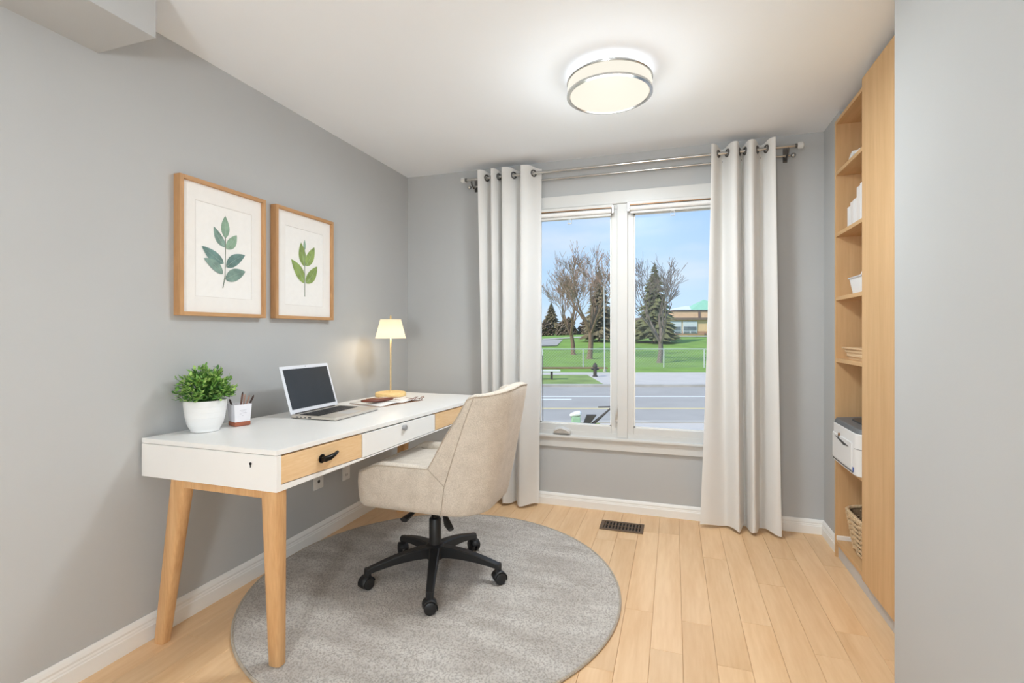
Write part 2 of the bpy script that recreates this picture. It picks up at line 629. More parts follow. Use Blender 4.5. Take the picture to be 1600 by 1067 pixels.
# floor: sub-floor slab with boards on it, running away from the camera
fl = MB().box(XL - 0.12, 1.32, YR - 0.1, YB + 0.12, -0.12, -0.006).build('floor', 'gap', kind='structure', label='light maple plank floor')
PW = 0.119
x = XL
ci = 0
while x < 1.2:
    x1 = min(x + PW, 1.22)
    rnd = random.Random(100 + ci)
    y = YR - rnd.uniform(0, 0.9)
    while y < YB:
        ln = rnd.uniform(0.55, 1.25)
        y1 = min(y + ln, YB)
        ya = max(y, YR)
        if y1 - ya > 0.02 and not (x > 0.70 and y1 < 1.85):
            g = 0.0004
            e = 0.0010
            top = -rnd.uniform(0, 0.0004)
            v = []
            for zz, k in ((-0.006, 0), (top - 0.0012, 0), (top, e)):
                v += [(x + g + k, ya + g + k, zz), (x1 - g - k, ya + g + k, zz), (x1 - g - k, y1 - g - k, zz), (x + g + k, y1 - g - k, zz)]
            f = [(8, 9, 10, 11)]
            for r_ in (0, 4):
                for k in range(4):
                    f.append((r_ + k, r_ + (k + 1) % 4, r_ + 4 + (k + 1) % 4, r_ + 4 + k))
            MB().add(v, f).build('plank', 'floor', fl)
        y = y + ln
    x += PW
    ci += 1

MB().box(XL - 0.12, 1.32, YR - 0.1, YB + 0.2, ZC, ZC + 0.15).build('ceiling', 'ceiling', kind='structure')
MB().box(XL - 0.12, XL, YR - 0.1, YB + 0.2, -0.12, ZC).build('wall_left', 'wall', kind='structure')
MB().box(XL, 1.32, YR - 0.1, YR, -0.006, ZC).build('wall_rear', 'wall', kind='structure')
# window opening in the far wall
OX0, OX1, OZ0, OZ1 = -0.985, 0.32, 0.50, 2.10
wb_ = MB()
wb_.box(XL, OX0, YB, YB + 0.16, -0.12, ZC).box(OX1, 1.32, YB, YB + 0.16, -0.12, ZC)
wb_.box(OX0, OX1, YB, YB + 0.16, -0.12, OZ0).box(OX0, OX1, YB, YB + 0.16, OZ1, ZC)
wb_.build('wall_back', 'wall', kind='structure')
MB().box(XR, 1.0, 3.125, YB, -0.006, ZC).build('wall_right', 'wall', kind='structure')
MB().box(1.225, 1.32, 1.9, YB, -0.006, ZC).build('wall_alcove', 'wall', kind='structure')
MB().box(0.68, 1.32, YR, 1.9, -0.006, ZC).build('wall_partition', 'wall', kind='structure')
MB().box(XL, -1.70, YR, 1.229, 2.24, ZC).build('wall_soffit', 'wall', kind='structure', label='boxed grey soffit in the near upper corner')


def baseboard(name, p0, p1, nrm, h=0.092):
    """moulded skirting from p0 to p1 (on the wall line), nrm points into the room"""
    pr = [(0, 0), (0.016, 0), (0.016, h * 0.56), (0.0135, h * 0.60), (0.0135, h * 0.66), (0.011, h * 0.72), (0.012, h * 0.80), (0.008, h * 0.92), (0.004, h), (0, h)]
    mb = MB()
    mb.prism(pr, lambda p: (p0[0] + nrm[0] * p[0], p0[1] + nrm[1] * p[0], p[1]), lambda p: (p1[0] + nrm[0] * p[0], p1[1] + nrm[1] * p[0], p[1]))
    return mb.build(name, 'trim', kind='structure')


baseboard('baseboard_left', (XL, YR), (XL, YB), (1, 0), 0.10)
baseboard('baseboard_back', (XL, YB), (XR, YB), (0, -1), 0.085)
baseboard('baseboard_right', (XR, YB), (XR, 3.128), (-1, 0), 0.085)

# ------------------------------------------------------------------ window
win = thing('window_1', (-0.33, YB, OZ0), kind='structure', label='white double casement window looking onto a street')
GL = (-0.915, -0.407)
GRt = (-0.257, 0.252)
GZ0, GZ1 = 0.575, 2.03
cw = 0.085
# casing boards on the wall face
MB().box(OX0 - cw + 0.02, OX1 + cw - 0.02, YB - 0.018, YB, 2.10, 2.185).build('casing_head', 'vinyl', win, bevel=0.003)
MB().box(OX0 - cw + 0.02, OX0 + 0.005, YB - 0.018, YB, 0.41, 2.10).build('casing_side', 'vinyl', win, bevel=0.003)
MB().box(OX1 - 0.005, OX1 + cw - 0.02, YB - 0.018, YB, 0.41, 2.10).build('casing_side', 'vinyl', win, bevel=0.003)
MB().box(OX0 + 0.005, OX1 - 0.005, YB - 0.016, YB, 0.415, 0.482).build('casing_apron', 'vinyl', win, bevel=0.003)
MB().box(OX0 - cw, OX1 + cw, YB - 0.034, YB + 0.02, 0.482, 0.502).build('sill', 'vinyl', win, bevel=0.005)
# fixed frame
fr = MB()
fr.box(OX0, OX0 + 0.03, YB, YB + 0.13, 0.50, 2.10).box(OX1 - 0.03, OX1, YB, YB + 0.13, 0.50, 2.10)
fr.box(OX0, OX1, YB, YB + 0.13, 0.50, 0.53).box(OX0, OX1, YB, YB + 0.13, 2.07, 2.10)
fr.build('window_frame', 'vinyl', win)
MB().box(-0.368, -0.296, YB - 0.012, YB + 0.13, 0.502, 2.10).build('mullion', 'vinyl', win, bevel=0.004)


def sash(x0, x1):
    a, b, y0, y1 = x0, x1, YB + 0.006, YB + 0.055
    s_ = MB()
    xo0, xo1 = a - 0.042, b + 0.042
    s_.box(xo0, a, y0, y1, GZ0 - 0.048, GZ1 + 0.042).box(b, xo1, y0, y1, GZ0 - 0.048, GZ1 + 0.042)
    s_.box(a, b, y0, y1, GZ0 - 0.048, GZ0).box(a, b, y0, y1, GZ1, GZ1 + 0.042)
    o = s_.build('sash', 'vinyl', win, bevel=0.003)
    bd = MB()
    t = 0.009
    for q in ((a, a + t, GZ0, GZ1), (b - t, b, GZ0, GZ1), (a, b, GZ0, GZ0 + t), (a, b, GZ1 - t, GZ1)):
        bd.box(q[0], q[1], y0 + 0.010, y0 + 0.022, q[2], q[3])
    bd.build('glazing_bead', 'trim', o)
    MB().box(a - 0.004, b + 0.004, y0 + 0.024, y0 + 0.028, GZ0 - 0.004, GZ1 + 0.004).build('pane', 'glass', o)
    return o


sl = sash(*GL)
sr = sash(*GRt)
# crank operator on the left sash's bottom rail
ck = MB()
ck.prism([(-0.062, 0), (0.062, 0), (0.060, 0.020), (0.048, 0.034), (0.0, 0.045), (-0.048, 0.034), (-0.060, 0.020)], lambda p: (-0.748 + p[0], YB - 0.034, 0.515 + p[1] * 0.9), lambda p: (-0.748 + p[0], YB + 0.006, 0.515 + p[1] * 0.9))
cko = ck.build('crank_housing', 'vinyl', win, bevel=0.004)
MB().tube([(-0.795, YB - 0.037, 0.530), (-0.77, YB - 0.046, 0.548), (-0.745, YB - 0.048, 0.552), (-0.715, YB - 0.044, 0.540), (-0.700, YB - 0.038, 0.528)], 0.0065, 8).build('crank_handle', 'vinyl', cko, smooth=True)
lk = MB().box(-0.379, -0.361, YB - 0.026, YB - 0.012, 0.615, 0.70)
lko = lk.build('lock_plate', 'vinyl', win, bevel=0.003)
MB().tube([(-0.370, YB - 0.026, 0.64), (-0.370, YB - 0.042, 0.655), (-0.366, YB - 0.048, 0.70), (-0.362, YB - 0.046, 0.735)], [0.008, 0.007, 0.006, 0.005], 8).build('lock_lever', 'vinyl', lko, smooth=True)


def blind(x0, x1, ztop, tabx, label):
    t = thing('roller_blind', ((x0 + x1) / 2, YB - 0.02, ztop - 0.08), label, 'blind', 'raised blinds in the window')
    MB().box(x0, x1, YB - 0.048, YB - 0.012, ztop - 0.022, ztop).build('headrail', 'vinyl', t, bevel=0.003)
    MB().box(x0 + 0.004, x1 - 0.004, YB - 0.049, YB - 0.0475, ztop - 0.0265, ztop - 0.0205).build('brown_rail', 'badge', t)  # thin brown strip along the headrail's lower edge
    MB().tube([(x0 + 0.01, YB - 0.03, ztop - 0.043), (x1 - 0.01, YB - 0.03, ztop - 0.043)], 0.017, 14).build('fabric_roll', 'white', t, smooth=True)
    MB().box(x0 + 0.012, x1 - 0.012, YB - 0.036, YB - 0.020, ztop - 0.078, ztop - 0.062).build('bottom_rail', 'vinyl', t, bevel=0.003)
    for xe in (x0, x1):
        MB().box(xe - 0.007, xe + 0.007, YB - 0.05, YB - 0.012, ztop - 0.064, ztop - 0.006).build('end_bracket', 'chrome', t, bevel=0.002)
    tb = MB()
    zt = ztop - 0.078
    for q in ((-0.014, -0.010, -0.030, 0.0), (0.010, 0.014, -0.030, 0.0), (-0.014, 0.014, -0.034, -0.029), (-0.014, 0.014, -0.004, 0.0)):
        tb.box(tabx + q[0], tabx + q[1], YB - 0.034, YB - 0.024, zt + q[2], zt + q[3])
    tb.build('pull_tab', 'acrylic', t)


blind(-0.945, -0.392, 2.092, -0.690, 'raised white blind above the left casement pane')
blind(-0.288, 0.285, 2.100, -0.005, 'raised white blind above the right casement pane')

# ------------------------------------------------------------------ curtain rods and curtains
RZ, RY = 2.338, 3.32
rod = thing('curtain_rod', (-0.37, RY, RZ), 'double brushed nickel curtain rod with clear end knobs above window', 'curtain rod')
MB().tube([(-1.44, RY, RZ), (0.69, RY, RZ)], 0.0095, 12).build('front_rod', 'chrome', rod, smooth=True)
MB().tube([(-1.42, RY + 0.052, RZ - 0.038), (0.675, RY + 0.052, RZ - 0.038)], 0.0065, 10).build('rear_rod', 'chrome', rod, smooth=True)
for sx, xe in ((-1, -1.44), (1, 0.69)):
    k = MB()
    k.tube([(xe, RY, RZ), (xe + sx * 0.012, RY, RZ)], 0.0135, 14)
    k.build('finial_collar', 'dark_ring', rod, smooth=True)
    k = MB()
    k.tube([(xe + sx * 0.012, RY, RZ), (xe + sx * 0.018, RY, RZ), (xe + sx * 0.040, RY, RZ), (xe + sx * 0.046, RY, RZ)], [0.013, 0.020, 0.020, 0.014], 10)
    k.build('finial', 'acrylic', rod)
    xr = xe - sx * 0.012
    k = MB()
    k.tube([(xr + sx * q, RY + 0.052, RZ - 0.038) for q in (0, 0.006, 0.014, 0.022, 0.028)], [0.007, 0.013, 0.0155, 0.013, 0.005], 12)
    k.build('rear_finial', 'chrome', rod, smooth=True)
for xb in (-1.405, 0.655):
    k = MB()
    k.box(xb - 0.012, xb + 0.012, YB - 0.006, YB, RZ - 0.065, RZ + 0.02)
    k.tube([(xb, YB - 0.004, RZ - 0.03), (xb, RY + 0.05, RZ - 0.050), (xb, RY + 0.01, RZ - 0.030), (xb, RY, RZ - 0.012)], 0.006, 8)
    k.build('bracket', 'dark_ring', rod)


def fold_path(pts, per=10):
    """smooth wave through (x, y) control points, extrema at the points"""
    out = []
    for i in range(len(pts) - 1):
        (x0, y0), (x1, y1) = pts[i], pts[i + 1]
        for k in range(per):
            t = k / per
            c = 0.5 - 0.5 * math.cos(math.pi * t)
            g = c ** 1.6 if y1 > y0 else 1 - (1 - c) ** 1.6      # broad lobes to the room, narrow valleys
            out.append((lerp(x0, x1, lerp(t, c, 0.25)), lerp(y0, y1, g)))
    out.append(pts[-1])
    return out


def curtain(top, bot, label, zt=2.388, zb=0.018, power=1.0):
    a, b = fold_path(top), fold_path(bot)
    root = thing('curtain', ((top[0][0] + top[-1][0]) / 2, RY, zb), label, 'curtain', 'curtains beside the window')

    def row(z, off=0.0):
        t = (zt - z) / (zt - zb)
        tt = t ** power
        r = []
        for i, (p, q) in enumerate(zip(a, b)):
            wob = 0.006 * math.sin(3.1 * t + i * 0.35) * t
            r.append((lerp(p[0], q[0], tt) + wob * 0.6, lerp(p[1], q[1], tt) + wob + off, z))
        return r

    # the upper edge dips between the folds at the back
    zs = [zt - (zt - 0.105) * k / 34 for k in range(35)]
    rows = [row(z) for z in zs]
    rows[0] = [(p[0], p[1], p[2] - 0.010 * smooth((p[1] - RY) / 0.05 + 0.5)) for p in rows[0]]
    cl = MB().grid(rows).build('cloth', 'curtain', root, smooth=True, angle=80)
    so = cl.modifiers.new('thickness', 'SOLIDIFY')
    so.thickness = 0.0025
    so.use_rim = False
    hr = [row(0.110 - 0.0915 * k / 5, -0.002) for k in range(6)]
    hr[-1] = [(p[0], p[1], p[2] + 0.006 * math.sin(i * 0.5)) for i, p in enumerate(hr[-1])]
    hm = MB().grid(hr).build('hem', 'curtain', root, smooth=True, angle=80)
    so = hm.modifiers.new('thickness', 'SOLIDIFY')
    so.thickness = 0.003
    so.use_rim = False
    # an eyelet at every crossing of the rod
    tz = row(RZ)
    for i in range(len(tz) - 1):
        (x0, y0, _), (x1, y1, _) = tz[i], tz[i + 1]
        if (y0 - RY) * (y1 - RY) > 0 or y0 == y1:
            continue
        cx = lerp(x0, x1, (RY - y0) / (y1 - y0))
        p_, q_ = tz[max(0, i - 1)], tz[min(len(tz) - 1, i + 2)]
        d = Vector((q_[0] - p_[0], q_[1] - p_[1], 0)).normalized()
        nrm = (d.y, -d.x, 0)
        MB().torus((cx, RY, RZ), nrm, 0.0205, 0.0055, 22, 8).build('eyelet', 'dark_ring', root, smooth=True)


f_, b_ = 3.268, 3.368
curtain([(-1.335, f_), (-1.252, b_), (-1.231, f_), (-1.168, b_), (-1.149, f_), (-1.035, b_), (-1.008, f_), (-0.885, b_)],
        [(-1.300, f_ + .02), (-1.265, b_), (-1.215, f_ + .01), (-1.175, b_), (-1.135, f_), (-1.075, b_ - .02), (-1.010, f_), (-0.905, b_ - .02)],
        'white eyelet curtain hanging left of the window behind the chair')
curtain([(0.222, f_), (0.292, b_), (0.360, f_), (0.402, b_), (0.445, f_), (0.510, b_), (0.577, f_)],
        [(0.157, f_ + .03), (0.308, b_ - .03), (0.374, f_ - .01), (0.418, b_), (0.462, f_ - .015), (0.504, b_), (0.612, f_)],
        'white eyelet curtain hanging right of the window beside the bookcase', power=1.3)

# ------------------------------------------------------------------ ceiling light
def ceiling_light(c, watts, label):
    t = thing('ceiling_light', (c[0], c[1], ZC), label, 'ceiling light')
    r = 0.195
    MB().lathe([(0.150, ZC - 0.0), (0.150, ZC - 0.022)], (c[0], c[1], 0), 48).build('ceiling_plate', 'white', t, smooth=True)
    MB().torus((c[0], c[1], ZC - 0.028), (0, 0, 1), 0.176, 0.0045, 64, 8).build('upper_ring', 'chrome', t, smooth=True)
    MB().lathe([(0.150, ZC - 0.022), (0.182, ZC - 0.030), (r - 0.003, ZC - 0.040)], (c[0], c[1], 0), 28, False, False).build('upper_glass', M_glow_up, t, smooth=True)
    MB().torus((c[0], c[1], ZC - 0.042), (0, 0, 1), r - 0.001, 0.0045, 72, 8).build('middle_ring', 'chrome', t, smooth=True)
    MB().lathe([(r - 0.004, ZC - 0.042), (r, ZC - 0.060), (r, ZC - 0.080), (r - 0.004, ZC - 0.096)], (c[0], c[1], 0), 72, False, False).build('glass_drum', M_glow_side, t, smooth=True)
    MB().lathe([(r - 0.006, ZC - 0.096), (r + 0.003, ZC - 0.097), (r + 0.003, ZC - 0.106), (r - 0.010, ZC - 0.109), (r - 0.014, ZC - 0.104)], (c[0], c[1], 0), 72, False, False).build('lower_ring', 'chrome', t, smooth=True)
    MB().lathe([(r - 0.012, ZC - 0.104), (r - 0.04, ZC - 0.107), (r * 0.5, ZC - 0.109), (0.01, ZC - 0.110)], (c[0], c[1], 0), 72, False, True).build('diffuser', M_glow, t, smooth=True)
    ld = bpy.data.lights.new('ceiling_light_glow', 'AREA')
    ld.shape = 'DISK'
    ld.size = 0.36
    ld.energy = watts * 0.70
    ld.color = (0.88, 0.955, 1.0)
    lo = bpy.data.objects.new('ceiling_light_glow', ld)
    lo.parent = t
    lo.location = (0, 0, -0.115)
    col.objects.link(lo)
    # the drum also throws light sideways and up
    pd = bpy.data.lights.new('ceiling_light_spill', 'POINT')
    pd.energy = watts * 0.22
    pd.color = (0.88, 0.955, 1.0)
    pd.shadow_soft_size = 0.17
    po2 = bpy.data.objects.new('ceiling_light_spill', pd)
    po2.parent = t
    po2.location = (0, 0, -0.34)
    col.objects.link(po2)
    return t


M_glow = emit_mat('lit_diffuser', (255, 243, 226), 0.90)
M_glow_up = emit_mat('lit_upper_glass', (244, 250, 255), 3.0)
M_glow_side = emit_mat('lit_glass', (255, 249, 234), 0.86)
ceiling_light((-0.287, 2.335), CEIL_W, 'round flush ceiling light with nickel rings, glowing above the rug')
# unseen fill light added behind the camera to brighten the room
fx, fy = -0.35, -0.95
fill_root = thing('added_fill_lamp', (fx, fy, 0), 'added globe fill light on a pole, unseen behind the camera', 'lamp')
MB().lathe([(0.14, 0.0), (0.14, 0.015), (0.02, 0.022)], (fx, fy, 0), 32).build('base', 'chrome', fill_root, smooth=True)
MB().lathe([(0.011, 0.02), (0.011, 1.16)], (fx, fy, 0), 14).build('pole', 'chrome', fill_root, smooth=True)
MB().lathe([(0.03, 1.15)] + [(0.16 * math.sin(R(a)), 1.31 - 0.16 * math.cos(R(a))) for a in range(15, 176, 20)], (fx, fy, 0), 18).build('globe', emit_mat('fill_globe', (241, 250, 255), FILL_L), fill_root, smooth=True)

# ------------------------------------------------------------------ built-in bookcase
BX, BY0, BY1, BZ = 0.84, 1.93, 3.118, 2.375
bc = thing('bookcase', (1.02, (BY0 + BY1) / 2, 0), 'tall maple built-in bookcase with open shelves and a plain door', 'bookcase')
MB().box(BX, 1.20, BY1 - 0.02, BY1, 0.0, BZ).build('side_panel', 'case_wood', bc, bevel=0.001)
MB().box(BX, 1.20, 2.640, 2.660, 0.085, BZ).build('divider', 'case_wood', bc, bevel=0.001)
MB().box(BX, 1.20, BY0, BY0 + 0.02, 0.0, BZ).build('side_panel', 'case_wood', bc, bevel=0.001)
MB().box(1.20, 1.212, BY0, BY1, 0.0, BZ).build('back_panel', 'case_wood', bc)
MB().box(BX, 1.20, BY0 + 0.02, BY1 - 0.02, BZ - 0.02, BZ).build('top_panel', 'case_shelf', bc, bevel=0.001)
SH = [2.096, 1.762, 1.416, 1.082, 0.541, 0.095]
for z in SH:
    MB().box(BX + 0.001, 1.20, 2.660, BY1 - 0.02, z - 0.020, z).build('shelf', 'case_shelf', bc, bevel=0.001)
MB().box(BX - 0.016, BX + 0.002, BY0, 2.655, 0.085, 2.392).build('door', 'case_wood', bc, bevel=0.0015)
MB().box(BX + 0.012, BX + 0.028, BY0 + 0.02, BY1 - 0.02, 0, 0.075).build('toe_kick', 'toe', bc, bevel=0.001)
MB().box(BX + 0.003, 1.20, BY1 - 0.031, BY1 - 0.02, 0.095, 0.118).build('inner_trim', 'trim', bc, bevel=0.002)

# things on the shelves
d = MB()
rows = []
for i in range(7):
    u = i / 6
    rows.append([(0.872 + 0.05 * v / 4, 2.985 - 0.155 * u, 2.096 + 0.004 + 0.034 * math.sin(u * 2.2 + 0.3) * (0.6 + 0.4 * v / 4) + 0.012 * math.sin(u * 6)) for v in range(5)])
d.grid(rows)
do = d.build('folded_cloth', 'white', label='small white folded cloth lying on the topmost shelf', cat='cloth', smooth=True)
so = do.modifiers.new('thickness', 'SOLIDIFY')
so.thickness = 0.022
so.offset = 1
bk = [(3.018, 2.975, 0.118, 'book1', 'shortest of the slim white books on the second shelf, farthest left'),
      (2.972, 2.932, 0.134, 'book2', 'ivory book second from left on the second shelf'),
      (2.929, 2.882, 0.138, 'book1', 'white book third from left on the second shelf'),
      (2.879, 2.835, 0.186, 'book2', 'tall ivory book leaning among white books on the second shelf'),
      (2.832, 2.772, 0.194, 'book1', 'tallest thick white book at right on the second shelf')]
for y1, y0, h, m_, lb in bk:
    t = thing('book', (0.94, (y0 + y1) / 2, SH[1]), lb, 'book', 'white books on the second shelf')
    z0 = SH[1]
    MB().box(0.874, 0.990, y0, y0 + 0.003, z0, z0 + h).box(0.874, 0.990, y1 - 0.003, y1, z0, z0 + h).box(0.871, 0.875, y0, y1, z0, z0 + h).build('cover', m_, t, bevel=0.0012)
    MB().box(0.8752, 0.986, y0 + 0.0031, y1 - 0.0031, z0 + 0.003, z0 + h - 0.004).build('pages', 'paper', t)


def taper_box(mb, x0, x1, y0, y1, z0, z1, dx, dy, wall=0.006):
    """open tub that widens upward by dx, dy"""
    def ring(z, o, t):
        return [(x0 - dx * t + o, y0 - dy * t + o, z), (x1 + dx * t - o, y0 - dy * t + o, z), (x1 + dx * t - o, y1 + dy * t - o, z), (x0 - dx * t + o, y1 + dy * t - o, z)]
    rows = [ring(z0, 0, 0), ring(z1, 0, 1), ring(z1, wall, 1), ring(z0 + wall, wall, 0.1)]
    o = len(mb.v)
    mb.grid(rows, close_u=True)
    mb.f.append((o + 3, o + 2, o + 1, o))
    mb.f.append((o + 12, o + 13, o + 14, o + 15))
    return mb


t = thing('ceramic_tub', (0.93, 2.86, SH[2]), 'white square ceramic tub with flared rim on the third shelf', 'tub')
taper_box(MB(), 0.875, 0.965, 2.800, 2.945, SH[2], SH[2] + 0.082, 0.012, 0.014).build('body', 'pot', t, bevel=0.002)
rm = MB()
for q in ((0.858, 0.870, 2.781, 2.964), (0.970, 0.982, 2.781, 2.964), (0.870, 0.970, 2.781, 2.793), (0.870, 0.970, 2.952, 2.964)):
    rm.box(q[0], q[1], q[2], q[3], SH[2] + 0.080, SH[2] + 0.088)
rm.build('rim', 'greybox', t, bevel=0.002)
MB().box(0.876, 0.964, 2.8, 2.943, SH[2] + 0.012, SH[2] + 0.066).build('filling', 'printer_top', t)
MB().tube([(0.90, 2.895, SH[2] + 0.087), (0.905, 2.86, SH[2] + 0.112), (0.915, 2.80, SH[2] + 0.116), (0.925, 2.74, SH[2] + 0.112)], [0.012, 0.016, 0.017, 0.012], 10).build('rolled_cloth', 'white', smooth=True, label='small white rolled cloth on top of the ceramic tub', cat='cloth')

t = thing('wooden_tray', (0.93, 2.86, SH[3]), 'pale wooden tray with flared slatted sides on the fourth shelf', 'tray')
taper_box(MB(), 0.872, 1.00, 2.72, 2.985, SH[3], SH[3] + 0.060, 0.016, 0.045, 0.007).build('body', 'tray', t, bevel=0.0015)
tg = MB()
for k, zz in enumerate((0.018, 0.038)):
    tg.box(0.862 - 0.003 * k, 0.8655, 2.72 - 0.03, 2.985 + 0.02 * (k + 0.5), SH[3] + zz, SH[3] + zz + 0.012)
tg.build('slat', 'tray', t, bevel=0.001)
rm = MB()
for q in ((0.850, 0.862, 2.668, 3.037), (1.010, 1.022, 2.668, 3.037), (0.862, 1.010, 2.668, 2.680), (0.862, 1.010, 3.025, 3.037)):
    rm.box(q[0], q[1], q[2], q[3], SH[3] + 0.056, SH[3] + 0.064)
rm.build('rim', 'tray', t, bevel=0.0015)
t = thing('paper_roll', (0.92, 2.80, SH[3] + 0.007), 'white paper roll with dark end lying in the wooden tray', 'paper roll')
MB().tube([(0.93, 2.72, SH[3] + 0.075), (0.93, 2.885, SH[3] + 0.075)], 0.026, 16).build('roll', 'white', t, smooth=True)
MB().tube([(0.93, 2.878, SH[3] + 0.075), (0.93, 2.889, SH[3] + 0.075)], 0.014, 12).build('core', 'printer_dark', t, smooth=True)
MB().box(0.90, 0.96, 2.74, 2.88, SH[3] + 0.007, SH[3] + 0.05).build('stand', 'greybox', t, bevel=0.003)

# printer
PX, PY0, PY1, PZ0, PZ1 = 0.818, 2.690, 3.092, SH[4], 0.765
pr = thing('printer', (1.0, 2.89, PZ0), 'white desktop printer with dark grey lid on the bookcase shelf', 'printer')


def rrect(x0, x1, y0, y1, r, n=6):
    pts = []
    for cx, cy, a0 in ((x1 - r, y0 + r, -90), (x1 - r, y1 - r, 0), (x0 + r, y1 - r, 90), (x0 + r, y0 + r, 180)):
        for k in range(n + 1):
            a = R(a0 + 90 * k / n)
            pts.append((cx + r * math.cos(a), cy + r * math.sin(a)))
    return pts


pl = rrect(PX, 1.15, PY0, PY1, 0.045)
MB().prism(pl, lambda p: (p[0], p[1], PZ0), lambda p: (p[0], p[1], PZ1 - 0.022)).build('body', 'printer', pr, smooth=True, bevel=0.004)
pl2 = rrect(PX + 0.001, 1.149, PY0 + 0.001, PY1 - 0.001, 0.045)
MB().prism(pl2, lambda p: (p[0], p[1], PZ1 - 0.022), lambda p: (lerp(p[0], 0.98, 0.05), lerp(p[1], 2.89, 0.05), PZ1 + (0.022 if p[0] > 1.0 else 0.0))).build('lid', 'printer_top', pr, smooth=True, bevel=0.003)
MB().prism(rrect(PX + 0.06, 1.08, PY0 + 0.06, PY1 - 0.10, 0.03), lambda p: (p[0], p[1], PZ1 - 0.01), lambda p: (p[0], p[1], PZ1 + 0.006 + 0.022 * (p[0] - PX) / 0.3)).build('paper_output', 'printer_dark', pr, bevel=0.002)
pn = MB().box(PX - 0.004, PX + 0.01, PY0 + 0.075, PY1 - 0.030, PZ0 + 0.020, PZ0 + 0.150)
pno = pn.build('front_panel', 'printer', pr, bevel=0.003)
MB().prism([(2.80, 0.665), (2.875, 0.671), (2.95, 0.677), (3.02, 0.680), (2.95, 0.668), (2.875, 0.656)], lambda p: (PX - 0.0055, p[0], p[1]), lambda p: (PX + 0.002, p[0], p[1])).build('grip_slot', 'printer_dark', pno)
MB().tube([(PX - 0.004, 2.955, 0.690), (PX + 0.004, 2.955, 0.690)], 0.013, 18).build('badge', 'badge', pr, smooth=True)
MB().box(PX - 0.0005, PX + 0.004, PY0 + 0.06, PY1 - 0.03, PZ0 + 0.008, PZ0 + 0.014).build('base_slot', 'printer_dark', pr)
MB().box(PX - 0.0008, PX + 0.003, PY0 + 0.050, PY0 + 0.069, PZ0 + 0.014, PZ0 + 0.036).build('blue_mark', 'blue', pr)
sm = MB()
sm.grid([[(p[0] - 0.0006 * (1 if p[0] < 0.9 else 0), p[1] - 0.0006, z) for p in pl[21:28]] + [(1.0, PY0 - 0.0008, z)] for z in (PZ0 + 0.128, PZ0 + 0.1305)])
sm.build('seam', 'printer_top', pr)

# wicker basket: woven from bowed strands over upright stakes
wk = thing('wicker_basket', (0.99, 2.89, SH[5]), 'natural woven wicker basket on the bottom shelf of the bookcase', 'basket')


def bask(t, z):
    """outline point of the basket at angle t, height fraction z (rounded rectangle, wider at the top)"""
    hx, hy = lerp(0.110, 0.138, z), lerp(0.158, 0.200, z)
    c, s_ = math.cos(t), math.sin(t)
    e = 0.45
    px = math.copysign(abs(c) ** e, c) * hx
    py = math.copysign(abs(s_) ** e, s_) * hy
    return 1.005 + px, 2.885 + py


BH = 0.190
core = MB()
core.grid([[(*bask(2 * math.pi * k / 48, zf), SH[5] + 0.004 + BH * zf) for k in range(48)] for zf in (0, 0.5, 1.0)], close_u=True)
cb = core.build('lining', 'wicker_in', wk, smooth=True)
so = cb.modifiers.new('thickness', 'SOLIDIFY')
so.thickness = 0.006
so.offset = -1
MB().add([(*bask(2 * math.pi * k / 48, 0), SH[5] + 0.004) for k in range(48)], [tuple(range(48))]).build('bottom', 'wicker_in', wk)
wv = MB()
NR, NS = 15, 44
for r_ in range(NR):
    zf = (r_ + 0.5) / NR
    pts = []
    for k in range(NS * 4):
        a = 2 * math.pi * k / (NS * 4)
        px, py = bask(a, zf)
        off = 0.0045 * math.cos(NS / 2 * a * 1.0 + math.pi * r_) + 0.004
        nx, ny = px - 1.005, py - 2.885
        ll = math.hypot(nx, ny)
        pts.append((px + nx / ll * off, py + ny / ll * off, SH[5] + 0.006 + BH * zf + 0.0018 * math.sin(k * 1.7 + r_ * 3)))
    wv.tube(pts, 0.0062, 5, closed=True)
wv.build('weave', 'wicker', wk, smooth=True, kind='stuff')
rp_ = [(*bask(2 * math.pi * k / 72, 1.0), SH[5] + 0.006 + BH + 0.006 * math.sin(2 * math.pi * k / 72 * 2)) for k in range(72)]
MB().tube(rp_, 0.010, 7, closed=True).build('rim', 'wicker', wk, smooth=True)
MB().tube([(1.02, 3.065, SH[5] + BH + 0.004), (1.01, 3.045, SH[5] + BH + 0.02), (0.97, 3.05, SH[5] + BH + 0.022), (0.95, 3.068, SH[5] + BH + 0.006)], 0.006, 6).build('handle', 'wicker_in', wk, smooth=True)
cs = MB()
rr = random.Random(5)
for k in range(26):
    a, b = rr.uniform(-0.09, 0.09), rr.uniform(-0.15, 0.15)
    an = rr.uniform(0, 3.14)
    l_ = rr.uniform(0.02, 0.04)
    cs.tube([(1.005 + a - l_ * math.cos(an), 2.885 + b - l_ * math.sin(an), SH[5] + 0.150), (1.005 + a, 2.885 + b, SH[5] + 0.172), (1.005 + a + l_ * math.cos(an), 2.885 + b + l_ * math.sin(an), SH[5] + 0.152)], 0.008, 5)
cs.build('contents', 'wicker_in', wk, smooth=True, kind='stuff')

